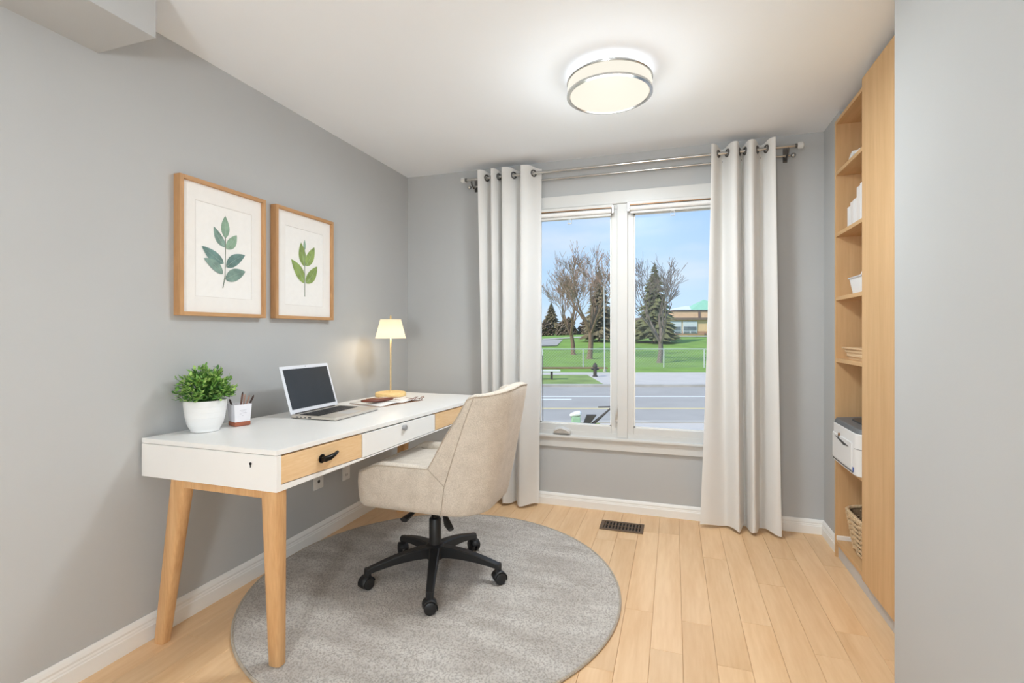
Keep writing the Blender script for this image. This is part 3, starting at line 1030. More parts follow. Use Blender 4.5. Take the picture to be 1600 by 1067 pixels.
# ------------------------------------------------------------------ rug
RC, RR_ = (-1.10, 2.175), 0.88
rug = thing('round_rug', (RC[0], RC[1], 0), 'round heathered grey wool rug under the swivel chair', 'rug')
MB().lathe([(RR_ - 0.01, 0.0005), (RR_ - 0.006, 0.008), (RR_ - 0.02, 0.0095), (0.02, 0.0095)], (RC[0], RC[1], 0), 120).build('backing', 'rug', rug, smooth=True)
MB().torus((RC[0], RC[1], 0.0065), (0, 0, 1), RR_ - 0.005, 0.006, 140, 7).build('binding', 'rug_edge', rug, smooth=True)
import numpy as np
rs = np.random.RandomState(3)
N = 70000
rad_ = np.sqrt(rs.rand(N)) * (RR_ - 0.012)
ang_ = rs.rand(N) * 2 * np.pi
cx_, cy_ = rad_ * np.cos(ang_), rad_ * np.sin(ang_)
th_ = rs.rand(N) * np.pi
ln_ = rs.uniform(0.003, 0.0062, N)
wd_ = rs.uniform(0.0012, 0.0020, N)
hh_ = rs.uniform(0.0026, 0.0052, N)
V = np.zeros((N, 5, 3))
dx_, dy_ = np.cos(th_), np.sin(th_)
for k, (a, b, c) in enumerate(((-1, -1, 0), (1, -1, 0), (1, 1, 0), (-1, 1, 0), (0, 0, 1))):
    V[:, k, 0] = cx_ + a * ln_ * dx_ - b * wd_ * dy_
    V[:, k, 1] = cy_ + a * ln_ * dy_ + b * wd_ * dx_
    V[:, k, 2] = 0.0092 + c * hh_
tri = np.array([(0, 1, 4), (1, 2, 4), (2, 3, 4), (3, 0, 4)])
Fi = (np.arange(N)[:, None, None] * 5 + tri[None]).reshape(-1)
pm = bpy.data.meshes.new('pile')
pm.vertices.add(N * 5)
pm.vertices.foreach_set('co', V.reshape(-1))
pm.loops.add(N * 12)
pm.loops.foreach_set('vertex_index', Fi)
pm.polygons.add(N * 4)
pm.polygons.foreach_set('loop_start', np.arange(N * 4) * 3)
pm.polygons.foreach_set('loop_total', np.full(N * 4, 3))
pm.update(calc_edges=True)
pm.materials.append(M['rug'])
po = bpy.data.objects.new('pile', pm)
col.objects.link(po)
po.parent = rug
po['kind'] = 'stuff'
RUGZ = 0.0125

# ------------------------------------------------------------------ floor vent
vt = thing('floor_vent', (-0.308, 3.146, 0), 'bronze slotted metal floor vent in front of the window', 'vent')
VX0, VX1, VY0, VY1 = -0.440, -0.176, 3.075, 3.222
MB().box(VX0 + 0.01, VX1 - 0.01, VY0 + 0.01, VY1 - 0.01, 0.0005, 0.0015).build('duct', 'vent_dark', vt)
fm = MB()
bw = 0.020
for q in ((VX0, VX1, VY0, VY0 + bw), (VX0, VX1, VY1 - bw, VY1), (VX0, VX0 + bw, VY0 + bw, VY1 - bw), (VX1 - bw, VX1, VY0 + bw, VY1 - bw)):
    fm.box(*q, 0.0004, 0.006)
fm.build('frame', 'vent', vt, bevel=0.0015)
for k in range(11):
    xx = lerp(VX0 + bw + 0.010, VX1 - bw - 0.010, k / 10)
    MB().box(xx - 0.0045, xx + 0.0045, VY0 + bw, VY1 - bw, 0.0015, 0.0055).build('louvre', 'vent', vt)
MB().box(VX0 + bw, VX1 - bw, (VY0 + VY1) / 2 - 0.003, (VY0 + VY1) / 2 + 0.003, 0.0015, 0.0058).build('crossbar', 'vent', vt)

# ------------------------------------------------------------------ desk
DT = 0.81
DY0, DY1 = 1.375, 3.0
SK = 0.105


def dx(y):
    return SK * (y - DY0)


def dzb(y):
    return 0.662 + 0.028 * (y - DY0)


DF, DB = -1.318, -1.978        # front and back edge at the near end
desk = thing('writing_desk', (-1.56, 2.19, 0), 'white desk with oak drawer fronts and splayed oak legs along the wall', 'desk')


def dbox(x0, x1, y0, y1, z0, z1, low=False):
    """box in the desk's own slant; low = follow the rising lower edge"""
    def P(xx, yy, top):
        z = z1 if top else (dzb(yy) + z0 if low else z0)
        return (xx + dx(yy), yy, z)
    return [P(x0, y0, 0), P(x1, y0, 0), P(x1, y1, 0), P(x0, y1, 0), P(x0, y0, 1), P(x1, y0, 1), P(x1, y1, 1), P(x0, y1, 1)]


MB().hexa(dbox(DB, DF, DY0, DY1, DT - 0.019, DT)).build('tabletop', 'desk_white', desk, bevel=0.0015)
MB().hexa(dbox(DB, DF, DY0, DY0 + 0.020, 0, DT - 0.0205, True)).build('end_panel', 'desk_white', desk, bevel=0.001)
MB().hexa(dbox(DB, DF, DY1 - 0.020, DY1, 0, DT - 0.0205, True)).build('end_panel', 'desk_white', desk, bevel=0.001)
MB().hexa(dbox(DB, DB + 0.018, DY0 + 0.02, DY1 - 0.02, 0, DT - 0.0205, True)).build('back_panel', 'desk_white', desk)
MB().hexa(dbox(DB + 0.018, DF - 0.02, DY0 + 0.02, DY1 - 0.02, 0.004, 0.70, True)).build('bottom_panel', 'desk_white', desk)
# lower front rail and stiles between the drawers
RAILT = 0.020
D1, D2 = 1.806, 2.372
ra = MB()
for y0, y1, k0, k1 in ((DY0 + 0.02, D1, 0.022, 0.010), (D1, D2, 0.006, 0.006), (D2, DY1 - 0.02, 0.006, 0.006)):
    a = dbox(DF - RAILT, DF, y0, y1, 0, 0, True)
    tops = [(p[0], p[1], dzb(p[1]) + (k0 if p[1] == y0 else k1)) for p in a[:4]]
    ra.hexa(a[:4] + tops)
ra.build('front_rail', 'desk_white', desk, bevel=0.0008)


def drawer(y0, y1, m_, k0, k1):
    a = dbox(DF - 0.022, DF + 0.001, y0 + 0.003, y1 - 0.003, 0, DT - 0.025, True)
    lo = []
    for p in a[:4]:
        lo.append((p[0], p[1], dzb(p[1]) + (k0 if p[1] < (y0 + y1) / 2 else k1) + 0.003))
    o = MB().hexa(lo + a[4:]).build('drawer_front', m_, desk, bevel=0.0012)
    return o


d1 = drawer(DY0 + 0.016, D1, 'drawer_wood', 0.022, 0.010)
d2 = drawer(D1, D2, 'desk_white', 0.006, 0.006)
d3 = drawer(D2, DY1 - 0.016, 'drawer_wood', 0.006, 0.006)
hy = 1.595
hx = DF + dx(hy)
hd = MB()
hd.tube([(hx + 0.002, hy - 0.018, 0.735), (hx + 0.022, hy - 0.022, 0.736), (hx + 0.030, hy - 0.006, 0.739), (hx + 0.030, hy + 0.022, 0.744), (hx + 0.022, hy + 0.050, 0.748)], [0.012, 0.012, 0.011, 0.008, 0.006], 10)
hd.tube([(hx + 0.001, hy - 0.018, 0.735), (hx + 0.005, hy - 0.018, 0.735)], 0.017, 14)
hd.build('handle', 'black_metal', d1, smooth=True)
ky = 2.095
kx = DF + dx(ky)
MB().tube([(kx + 0.001, ky, 0.763), (kx + 0.014, ky, 0.763), (kx + 0.017, ky, 0.763)], [0.012, 0.014, 0.011], 18).build('knob', 'knob_grey', d2, smooth=True)
ky = 2.72
kx = DF + dx(ky)
MB().tube([(kx + 0.001, ky, 0.755), (kx + 0.016, ky, 0.755)], 0.012, 14).build('knob', 'black_metal', d3, smooth=True)
MB().tube([(-1.434, DY0 - 0.002, 0.755), (-1.434, DY0 + 0.002, 0.755)], 0.0055, 10).build('keyhole', 'black_metal', desk, smooth=True)
MB().box(-1.4355, -1.4325, DY0 - 0.0021, DY0 + 0.002, 0.742, 0.754).build('keyhole_slot', 'black_metal', desk)


def leg(xt, yt, zt, xf, yf, zf, wt=(0.041, 0.028), wf=(0.0265, 0.021)):
    mb = MB()
    rows = []
    for k in range(9):
        t = k / 8
        cx, cy, cz = lerp(xt, xf, t), lerp(yt, yf, t), lerp(zt, zf, t)
        wx, wy = lerp(wt[0], wf[0], t), lerp(wt[1], wf[1], t)
        row = []
        for j in range(20):
            a = 2 * math.pi * j / 20
            e = 0.55
            c, s_ = math.cos(a), math.sin(a)
            row.append((cx + math.copysign(abs(c) ** e, c) * wx, cy + math.copysign(abs(s_) ** e, s_) * wy, cz))
        rows.append(row)
    o = len(mb.v)
    mb.grid(rows, close_u=True)
    mb.f.append(tuple(range(19, -1, -1)))
    mb.f.append(tuple(8 * 20 + j for j in range(20)))
    mb.build('leg', 'leg_wood', desk, smooth=True, angle=50)


leg(-1.362, 1.408, 0.664, -1.378, 1.440, RUGZ)
leg(-1.800, 1.408, 0.664, -1.925, 1.418, 0.0)
leg(-1.205, 2.960, 0.700, -1.268, 3.058, 0.0, (0.036, 0.026), (0.023, 0.02))
leg(-1.730, 2.930, 0.700, -1.775, 2.955, 0.0)
MB().hexa([(-1.80, 1.385, 0.632), (-1.37, 1.385, 0.632), (-1.37, 1.430, 0.632), (-1.80, 1.430, 0.632), (-1.80, 1.385, 0.662), (-1.37, 1.385, 0.662), (-1.37, 1.430, 0.663), (-1.80, 1.430, 0.663)]).build('cross_rail', 'leg_wood', desk, bevel=0.002)
MB().hexa([(-1.73, 2.91, 0.672), (-1.21, 2.92, 0.672), (-1.21, 2.965, 0.672), (-1.73, 2.965, 0.672), (-1.73, 2.91, 0.704), (-1.21, 2.92, 0.704), (-1.21, 2.965, 0.705), (-1.73, 2.965, 0.705)]).build('cross_rail', 'leg_wood', desk, bevel=0.002)

# white cable channel and the two wall plates below the desk
MB().box(XL, XL + 0.022, 2.40, 2.66, 0.405, 0.440).build('cable_channel', 'outlet', label='short white cable channel on the wall under the desk', cat='cable channel', bevel=0.003)
t = thing('wall_outlet', (XL, 2.39, 0.30), 'white square wall plate under the desk, nearer one', 'outlet', 'wall plates under the desk')
MB().box(XL, XL + 0.007, 2.350, 2.434, 0.302, 0.386).build('plate', 'outlet', t, bevel=0.002)
MB().tube([(XL + 0.006, 2.392, 0.346), (XL + 0.009, 2.392, 0.346)], 0.010, 12).build('socket', 'outlet_dark', t, smooth=True)
t = thing('wall_outlet', (XL, 2.65, 0.28), 'white upright wall plate under the desk, farther one beside the desk chair', 'outlet', 'wall plates under the desk')
MB().box(XL, XL + 0.007, 2.612, 2.686, 0.283, 0.402).build('plate', 'outlet', t, bevel=0.002)
for zz in (0.315, 0.372):
    s_ = MB().box(XL + 0.006, XL + 0.0095, 2.632, 2.666, zz - 0.017, zz + 0.017).build('socket', 'white', t, bevel=0.002)
    MB().box(XL + 0.0094, XL + 0.0105, 2.641, 2.644, zz - 0.006, zz + 0.008).box(XL + 0.0094, XL + 0.0105, 2.654, 2.657, zz - 0.006, zz + 0.008).build('slot', 'outlet_dark', s_)

# ------------------------------------------------------------------ swivel chair (faces the desk, -x)
CX, CY = -1.13, 2.21
ch = thing('swivel_chair', (CX, CY, RUGZ), 'beige upholstered swivel chair with curved back and black star base', 'chair')
SB, ST = 0.405, 0.62
x_f, x_b = -1.425, -0.795
hw = 0.250


def outline(n=120):
    """closed plan: front corners tight, back corners generous; starts mid-front, counter-clockwise seen from below"""
    rf, rb = 0.075, 0.165
    pts = []
    seg = []
    def arc(cx, cy, r, a0, a1, k):
        for i in range(k):
            a = R(lerp(a0, a1, i / k))
            seg.append((cx + r * math.cos(a), cy + r * math.sin(a)))
    def line(p, q, k):
        for i in range(k):
            seg.append((lerp(p[0], q[0], i / k), lerp(p[1], q[1], i / k)))
    line((x_f, 0.0), (x_f, -hw + rf), 8)
    arc(x_f + rf, -hw + rf, rf, 180, 270, 8)
    line((x_f + rf, -hw), (x_b - rb, -hw), 22)
    arc(x_b - rb, -hw + rb, rb, 270, 360, 14)
    line((x_b, -hw + rb), (x_b, hw - rb), 12)
    arc(x_b - rb, hw - rb, rb, 0, 90, 14)
    line((x_b - rb, hw), (x_f + rf, hw), 22)
    arc(x_f + rf, hw - rf, rf, 90, 180, 8)
    line((x_f, hw - rf), (x_f, 0.0), 8)
    return seg


PLN = outline()


def backness(px):
    return smooth((px + 1.10) / 0.22)


def shell_pt(i, z, inset=0.0):
    px, py = PLN[i]
    a, b = PLN[i - 1], PLN[(i + 1) % len(PLN)]
    tx, ty = b[0] - a[0], b[1] - a[1]
    ll = math.hypot(tx, ty) or 1
    nx, ny = -ty / ll, tx / ll           # inward
    if (nx * (-1.11 - px) + ny * (0 - py)) < 0:
        nx, ny = -nx, -ny
    h = max(0.0, z - SB)
    w_ = backness(px)
    lean = 0.118 * w_ * (h / 0.58) ** 0.85
    bulge = 0.012 * math.sin(math.pi * min(1, h / 0.22)) * (1 - w_)
    shy = 1.0 - 0.05 * w_ * (h / 0.58)
    return (px + lean + nx * (inset - bulge), CY + (py + ny * (inset - bulge)) * shy, z)


def rim(i):
    px, py = PLN[i]
    f = max(0.0, min(1.0, (px + 1.045) / 0.112))
    front = 0.572 + 0.050 * smooth((px - x_f) / 0.14)
    back = 0.985 - 0.035 * (abs(py) / hw) ** 2
    f = f if f < 0.8 else 0.8 + 0.2 * math.sin((f - 0.8) / 0.2 * math.pi / 2) ** 0.9
    return lerp(front, back, f)


NP = len(PLN)
TH = 0.058
rows = []
cols_out = []
for i in range(NP):
    rz = rim(i)
    c_ = []
    c_.append(shell_pt(i, SB, 0.07))
    c_.append(shell_pt(i, SB, 0.03))
    c_.append(shell_pt(i, SB + 0.006, 0.010))
    c_.append(shell_pt(i, SB + 0.022, 0.001))
    for k in range(1, 13):
        z = lerp(SB + 0.022, rz - 0.022, k / 12)
        c_.append(shell_pt(i, z))
    c_.append(shell_pt(i, rz - 0.008, 0.004))
    c_.append(shell_pt(i, rz, 0.020))
    c_.append(shell_pt(i, rz, TH - 0.020))
    c_.append(shell_pt(i, rz - 0.008, TH - 0.004))
    for k in range(1, 9):
        z = lerp(rz - 0.022, min(rz - 0.03, 0.545), k / 8)
        c_.append(shell_pt(i, z, TH))
    cols_out.append(c_)
sh = MB().grid(cols_out, close_v=True)
sh.f.append(tuple(i * len(cols_out[0]) for i in range(NP)))
sh.build('shell', 'fabric', ch, smooth=True, angle=75)
# seat cushion inside the shell
rows = []
for k, (ins, z) in enumerate(((0.045, 0.53), (0.048, 0.560), (0.056, 0.580), (0.085, 0.596), (0.13, 0.604))):
    r_ = []
    for i in range(NP):
        px, py = PLN[i]
        p = shell_pt(i, 0.55, ins)
        r_.append((p[0], p[1], z + 0.008 * smooth((-1.2 - p[0]) / 0.2) * (-1 if k > 1 else 0)))
    rows.append(r_)
sc_ = MB().grid(rows, close_u=True)
o = 4 * NP
cidx = len(sc_.v)
sc_.v.append((-1.12, CY, 0.606))
for i in range(NP):
    sc_.f.append((o + i, o + (i + 1) % NP, cidx))
sc_.build('seat', 'fabric', ch, smooth=True, angle=80)
# piping: along the whole rim, and the seams between back and sides
MB().tube([(p[0], p[1], p[2]) for p in (shell_pt(i, rim(i) - 0.010, 0.003) for i in range(NP))], 0.0032, 6, closed=True).build('piping', 'piping', ch, smooth=True)
for sgn in (-1, 1):
    idx = [i for i in range(NP) if PLN[i][1] * sgn > 0 and -1.06 < PLN[i][0] < -0.80]
    j0 = min(idx, key=lambda i: abs(PLN[i][0] + 0.985) + (0 if abs(PLN[i][1]) > hw - 0.01 else 1))
    pts = [shell_pt(j0, lerp(SB + 0.004, 0.545, k / 6), -0.001) for k in range(7)]
    MB().tube(pts, 0.0022, 6).build('seam', 'piping', ch, smooth=True)
    j1 = min(idx, key=lambda i: abs(PLN[i][0] + 1.045) + (0 if abs(PLN[i][1]) > hw - 0.01 else 1))
    ii = range(min(j0, j1), max(j0, j1) + 1)
    nn = max(1, abs(j1 - j0))
    pts = [shell_pt(i, lerp(0.545, rim(j1) - 0.006, abs(i - j0) / nn), -0.001) for i in ii]
    if len(pts) > 1:
        MB().tube(pts, 0.0022, 6).build('seam', 'piping', ch, smooth=True)
    # wing seam climbing from the joint to the top corner
    j2 = min(idx, key=lambda i: abs(PLN[i][0] + 0.915) + (0 if sgn * PLN[i][1] > 0.1 else 1))
    lo_, hi_ = (j0, j2) if j0 < j2 else (j2, j0)
    ser = list(range(j0, j2 + 1)) if j0 < j2 else list(range(j0, j2 - 1, -1))
    pts = []
    for q, i in enumerate(ser):
        tq = q / max(1, len(ser) - 1)
        pts.append(shell_pt(i, min(lerp(0.545, 0.955, tq), rim(i) - 0.008), -0.001))
    if len(pts) > 1:
        MB().tube(pts, 0.0022, 6).build('seam', 'piping', ch, smooth=True)
# mechanism and base
MB().box(CX - 0.10, CX + 0.10, CY - 0.075, CY + 0.075, SB - 0.030, SB + 0.002).build('seat_plate', 'black', ch, bevel=0.004)
MB().lathe([(0.030, 0.15), (0.030, 0.295), (0.026, 0.300)], (CX, CY, 0), 24).build('column_sleeve', 'black', ch, smooth=True)
MB().lathe([(0.019, 0.29), (0.019, 0.385)], (CX, CY, 0), 20).build('gas_lift', 'black_metal', ch, smooth=True)
MB().tube([(CX + 0.06, CY - 0.05, 0.378), (CX + 0.12, CY - 0.14, 0.376), (CX + 0.175, CY - 0.22, 0.368), (CX + 0.200, CY - 0.24, 0.356)], [0.008, 0.009, 0.015, 0.012], 8, flat=(1.2, 0.7)).build('lever', 'black', ch, smooth=True)
MB().tube([(CX - 0.03, CY - 0.05, 0.375), (CX - 0.05, CY - 0.13, 0.366), (CX - 0.060, CY - 0.20, 0.352)], [0.008, 0.010, 0.016], 8, flat=(1.3, 0.7)).build('lever', 'black', ch, smooth=True)
MB().lathe([(0.030, 0.100), (0.046, 0.106), (0.050, 0.135), (0.046, 0.165), (0.034, 0.172)], (CX, CY, 0), 28).build('hub', 'black', ch, smooth=True)
for k in range(5):
    a = R(5 + 72 * k)
    c, s_ = math.cos(a), math.sin(a)
    P = lambda r_, z: (CX + c * r_, CY + s_ * r_, z)
    rows = []
    for q in range(11):
        t = q / 10
        r_ = lerp(0.03, 0.335, t)
        zt = lerp(0.166, 0.104, t ** 1.7)
        hh = lerp(0.056, 0.024, t ** 0.8)
        wd = lerp(0.025, 0.0165, t)
        ce = 0.005
        sec = [(-wd, zt - hh), (wd, zt - hh), (wd, zt - ce), (wd - ce, zt), (-wd + ce, zt), (-wd, zt - ce)]
        rows.append([(CX + c * r_ - s_ * w_, CY + s_ * r_ + c * w_, z) for w_, z in sec])
    am = MB()
    am.grid(rows, close_u=True)
    am.f.append((0, 1, 2, 3, 4, 5))
    am.f.append(tuple(60 + j for j in (5, 4, 3, 2, 1, 0)))
    ao = am.build('base_arm', 'black', ch, smooth=True, angle=35)
    MB().tube([P(0.325, 0.106), P(0.325, 0.066)], 0.0165, 12).build('socket', 'black', ao, smooth=True)
    # twin-wheel caster under a hood
    b = a + R([40, 65, -20, 30, 100][k])
    hx_, hy_ = math.cos(b), math.sin(b)
    r0 = 0.330
    cz = RUGZ + 0.027
    cxx, cyy = CX + c * r0, CY + s_ * r0
    w = MB()
    for sd in (-1, 1):
        p0 = (cxx - hy_ * sd * 0.006, cyy + hx_ * sd * 0.006, cz)
        p1 = (cxx - hy_ * sd * 0.024, cyy + hx_ * sd * 0.024, cz)
        p2 = (cxx - hy_ * sd * 0.028, cyy + hx_ * sd * 0.028, cz)
        w.tube([p0, p1, p2], [0.027, 0.027, 0.021], 20)
    co = w.build('caster', 'black', ch, smooth=True, angle=35)
    hd = MB()
    rr_ = []
    for sd in (-0.0235, 0.0235):
        rr_.append([(cxx - hy_ * sd + hx_ * 0.0305 * math.cos(q_), cyy + hx_ * sd + hy_ * 0.0305 * math.cos(q_), cz + 0.0305 * math.sin(q_)) for q_ in [R(-20 + 190 * j / 10) for j in range(11)]])
    hd.grid(rr_)
    ho = hd.build('caster_hood', 'black', co, smooth=True)
    so = ho.modifiers.new('thickness', 'SOLIDIFY')
    so.thickness = 0.003
    so.offset = 1

# ------------------------------------------------------------------ framed prints on the left wall
def leaf(mb_y0, z0, y1, z1, wd, m_, parent, xs, curve=0.0):
    """flat almond leaf printed on the sheet, base (y0,z0) to tip (y1,z1)"""
    b, tip = Vector((mb_y0, z0)), Vector((y1, z1))
    ax = tip - b
    ln = ax.length
    ax.normalize()
    nn = Vector((-ax.y, ax.x))
    n = 14
    lo, up = [], []
    for k in range(n + 1):
        t = k / n
        h = wd * 0.5 * math.sin(math.pi * t ** 0.82) ** 0.85
        c_ = b + ax * (ln * t) + nn * (curve * math.sin(math.pi * t))
        up.append(c_ + nn * h)
        if 0 < k < n:
            lo.append(c_ - nn * h)
    poly = up + lo[::-1]
    mb = MB()
    mb.prism([(p.x, p.y) for p in poly], lambda p: (xs, p[0], p[1]), lambda p: (xs + 0.0008, p[0], p[1]))
    o = mb.build('leaf', m_, parent)
    v = MB()
    q = [b + ax * (ln * t) + nn * (curve * math.sin(math.pi * t)) for t in [k / 8 for k in range(8)]]
    v.tube([(xs + 0.0009, p.x, p.y) for p in q], [0.0009 * (1 - k / 9) for k in range(8)], 4)
    v.build('vein', 'leaf_vein', o)


def framed(y0, y1, z0, z1, label, leaves, stem_pts, win_rect, stem_m):
    xw, xf = XL, XL + 0.038
    t = thing('framed_print', (xw, (y0 + y1) / 2, z0), label, 'picture', 'framed leaf prints over the desk')
    fw = 0.017
    MB().box(xw, xf, y0, y0 + fw, z0, z1).build('frame_stile', 'frame_wood', t, bevel=0.001)
    MB().box(xw, xf, y1 - fw, y1, z0, z1).build('frame_stile', 'frame_wood', t, bevel=0.001)
    MB().box(xw, xf, y0 + fw, y1 - fw, z1 - fw, z1).build('frame_rail', 'frame_wood_h', t, bevel=0.001)
    MB().box(xw, xf, y0 + fw, y1 - fw, z0, z0 + fw).build('frame_rail', 'frame_wood_h', t, bevel=0.001)
    sx = xw + 0.020
    sheet = MB().box(xw + 0.004, sx, y0 + fw, y1 - fw, z0 + fw, z1 - fw).build('sheet', 'paper2', t)
    a0, a1, b0, b1 = win_rect
    mb = MB()
    mt = 0.003
    for q in ((y0 + fw, a0, z0 + fw, z1 - fw), (a1, y1 - fw, z0 + fw, z1 - fw), (a0, a1, z0 + fw, b0), (a0, a1, b1, z1 - fw)):
        mb.box(sx, sx + mt, *q)
    mb.build('mat_board', 'paper', t)
    ed = MB()
    e = 0.0022
    for q in ((a0, a0 + e, b0, b1), (a1 - e, a1, b0, b1), (a0, a1, b0, b0 + e), (a0, a1, b1 - e, b1)):
        ed.box(sx, sx + mt * 0.8, *q)
    ed.build('mat_bevel', 'mat_edge', t)
    for n_, (p, q, r_, s_, wd, m_, cv) in enumerate(leaves):
        leaf(p, q, r_, s_, wd, m_, sheet, sx + 0.0002 + 0.0003 * n_, cv)
    MB().tube([(sx + 0.001, p, q) for p, q in stem_pts], [0.0014] + [0.002] * (len(stem_pts) - 1), 6).build('stem', stem_m, sheet)


framed(1.513, 1.968, 1.295, 1.889, 'oak framed print of a blue-grey leaf sprig, nearer of the two',
       [(1.746, 1.659, 1.745, 1.761, .044, 'leaf_mint', 0), (1.745, 1.616, 1.685, 1.701, .040, 'leaf_blue', .006), (1.751, 1.609, 1.807, 1.684, .046, 'leaf_mint', -.004),
        (1.736, 1.541, 1.626, 1.603, .050, 'leaf_teal', .004), (1.749, 1.526, 1.854, 1.596, .052, 'leaf_teal', .006), (1.732, 1.492, 1.635, 1.551, .044, 'leaf_blue', -.008), (1.745, 1.468, 1.856, 1.517, .058, 'leaf_blue', .004)],
       [(1.746, 1.665), (1.745, 1.587), (1.743, 1.486), (1.738, 1.455), (1.732, 1.427)], (1.593, 1.893, 1.381, 1.800), 'stem')
framed(2.034, 2.487, 1.296, 1.889, 'oak framed print of a five-leaf olive green sprig, farther one by the lamp',
       [(2.259, 1.685, 2.259, 1.742, .018, 'leaf_mint', 0), (2.259, 1.592, 2.231, 1.723, .056, 'leaf_green', .004), (2.268, 1.596, 2.338, 1.713, .058, 'leaf_green', -.004),
        (2.259, 1.499, 2.158, 1.62, .062, 'leaf_green', -.006), (2.268, 1.5, 2.36, 1.605, .062, 'leaf_green', -.006)],
       [(2.259, 1.70), (2.259, 1.578), (2.260, 1.424)], (2.11, 2.411, 1.372, 1.798), 'stem')

# ------------------------------------------------------------------ things on the desk
# potted plant
px_, py_ = -1.872, 1.562
pp = thing('potted_plant', (px_, py_, DT), 'bushy green plant in a ribbed white ceramic pot on the desk', 'plant')
prof = [(0.045, 0), (0.053, 0.002), (0.054, 0.010), (0.060, 0.018), (0.067, 0.034), (0.0722, 0.060), (0.0732, 0.0605), (0.0750, 0.082), (0.0762, 0.0825), (0.0775, 0.104), (0.0785, 0.1045), (0.079, 0.128), (0.0785, 0.131), (0.074, 0.130), (0.071, 0.112)]
MB().lathe(prof, (px_, py_, DT), 48).build('pot', 'pot', pp, smooth=True, angle=35)
MB().lathe([(0.071, 0.108), (0.06, 0.114), (0.02, 0.118)], (px_, py_, DT), 24).build('soil', 'soil', pp, smooth=True)
rng = random.Random(11)
stems, l1, l2, l3 = MB(), MB(), MB(), MB()
for k in range(215):
    az = rng.uniform(0, 2 * math.pi)
    el = math.asin(rng.uniform(-0.30, 1.0))
    rr0 = rng.uniform(0.085, 0.118)
    tip = Vector((px_ + rr0 * 1.0 * math.cos(az) * math.cos(el), py_ + rr0 * 1.02 * math.sin(az) * math.cos(el), DT + 0.165 + rr0 * 0.98 * math.sin(el)))
    if tip.x < XL + 0.012:
        tip.x = XL + 0.012
    basep = Vector((px_ + rng.uniform(-.03, .03), py_ + rng.uniform(-.03, .03), DT + 0.115))
    mid = basep.lerp(tip, 0.5) + Vector((0, 0, 0.02))
    stems.tube([basep, mid, tip], [0.0016, 0.0013, 0.0008], 4)
    for q in range(rng.randint(6, 8)):
        t = rng.uniform(0.55, 1.0)
        c_ = basep.lerp(mid, t * 2) if t < 0.5 else mid.lerp(tip, (t - 0.5) * 2)
        out = (tip - mid).normalized()
        dv = (out * rng.uniform(0.3, 1.0) + Vector((rng.uniform(-1, 1), rng.uniform(-1, 1), rng.uniform(-0.5, 1)))).normalized()
        sd = dv.cross(Vector((rng.uniform(-.3, .3), rng.uniform(-.3, .3), 1))).normalized()
        up = sd.cross(dv)
        ln = rng.uniform(0.014, 0.024)
        wd = ln * rng.uniform(0.22, 0.32)
        pts = [c_, c_ + dv * ln * .35 + sd * wd, c_ + dv * ln * .35 - sd * wd, c_ + dv * ln * .35 - up * wd * .35, c_ + dv * ln * .75 + sd * wd * .7, c_ + dv * ln * .75 - sd * wd * .7, c_ + dv * ln * .75 - up * wd * .2, c_ + dv * ln]
        for p_ in pts:
            p_.x = max(p_.x, XL + 0.002)
        m_ = rng.random()
        (l1 if m_ < 0.5 else l2 if m_ < 0.82 else l3).add(pts, [(0, 1, 3), (0, 3, 2), (1, 4, 6, 3), (3, 6, 5, 2), (4, 7, 6), (6, 7, 5)])
stems.build('stems', 'plant3', pp, kind='stuff')
l1.build('foliage', 'plant1', pp, kind='stuff', recalc=False)
l2.build('light_foliage', 'plant2', pp, kind='stuff', recalc=False)
l3.build('dark_foliage', 'plant3', pp, kind='stuff', recalc=False)

# pencil cup: four-sided, flaring, terracotta foot
ux, uy = -1.838, 1.702
pc = thing('pencil_cup', (ux, uy, DT), 'small white four-sided pencil cup with terracotta base beside the plant', 'cup')


def sq(h, z, rot=R(-20)):
    return [(ux + h * math.cos(rot + R(45 + 90 * k)) * 1.414, uy + h * math.sin(rot + R(45 + 90 * k)) * 1.414, DT + z) for k in range(4)]


fb = MB()
fb.grid([sq(0.031, 0), sq(0.0335, 0.004), sq(0.0335, 0.019)], close_u=True)
fb.f += [(3, 2, 1, 0), (8, 9, 10, 11)]
fb.build('foot', 'terracotta', pc, bevel=0.002)
cbd = MB()
cbd.grid([sq(0.0325, 0.019), sq(0.0375, 0.096), sq(0.0345, 0.096), sq(0.030, 0.024)], close_u=True)
cbd.f += [(3, 2, 1, 0), (12, 13, 14, 15)]
cbo = cbd.build('body', 'cup', pc, bevel=0.002)
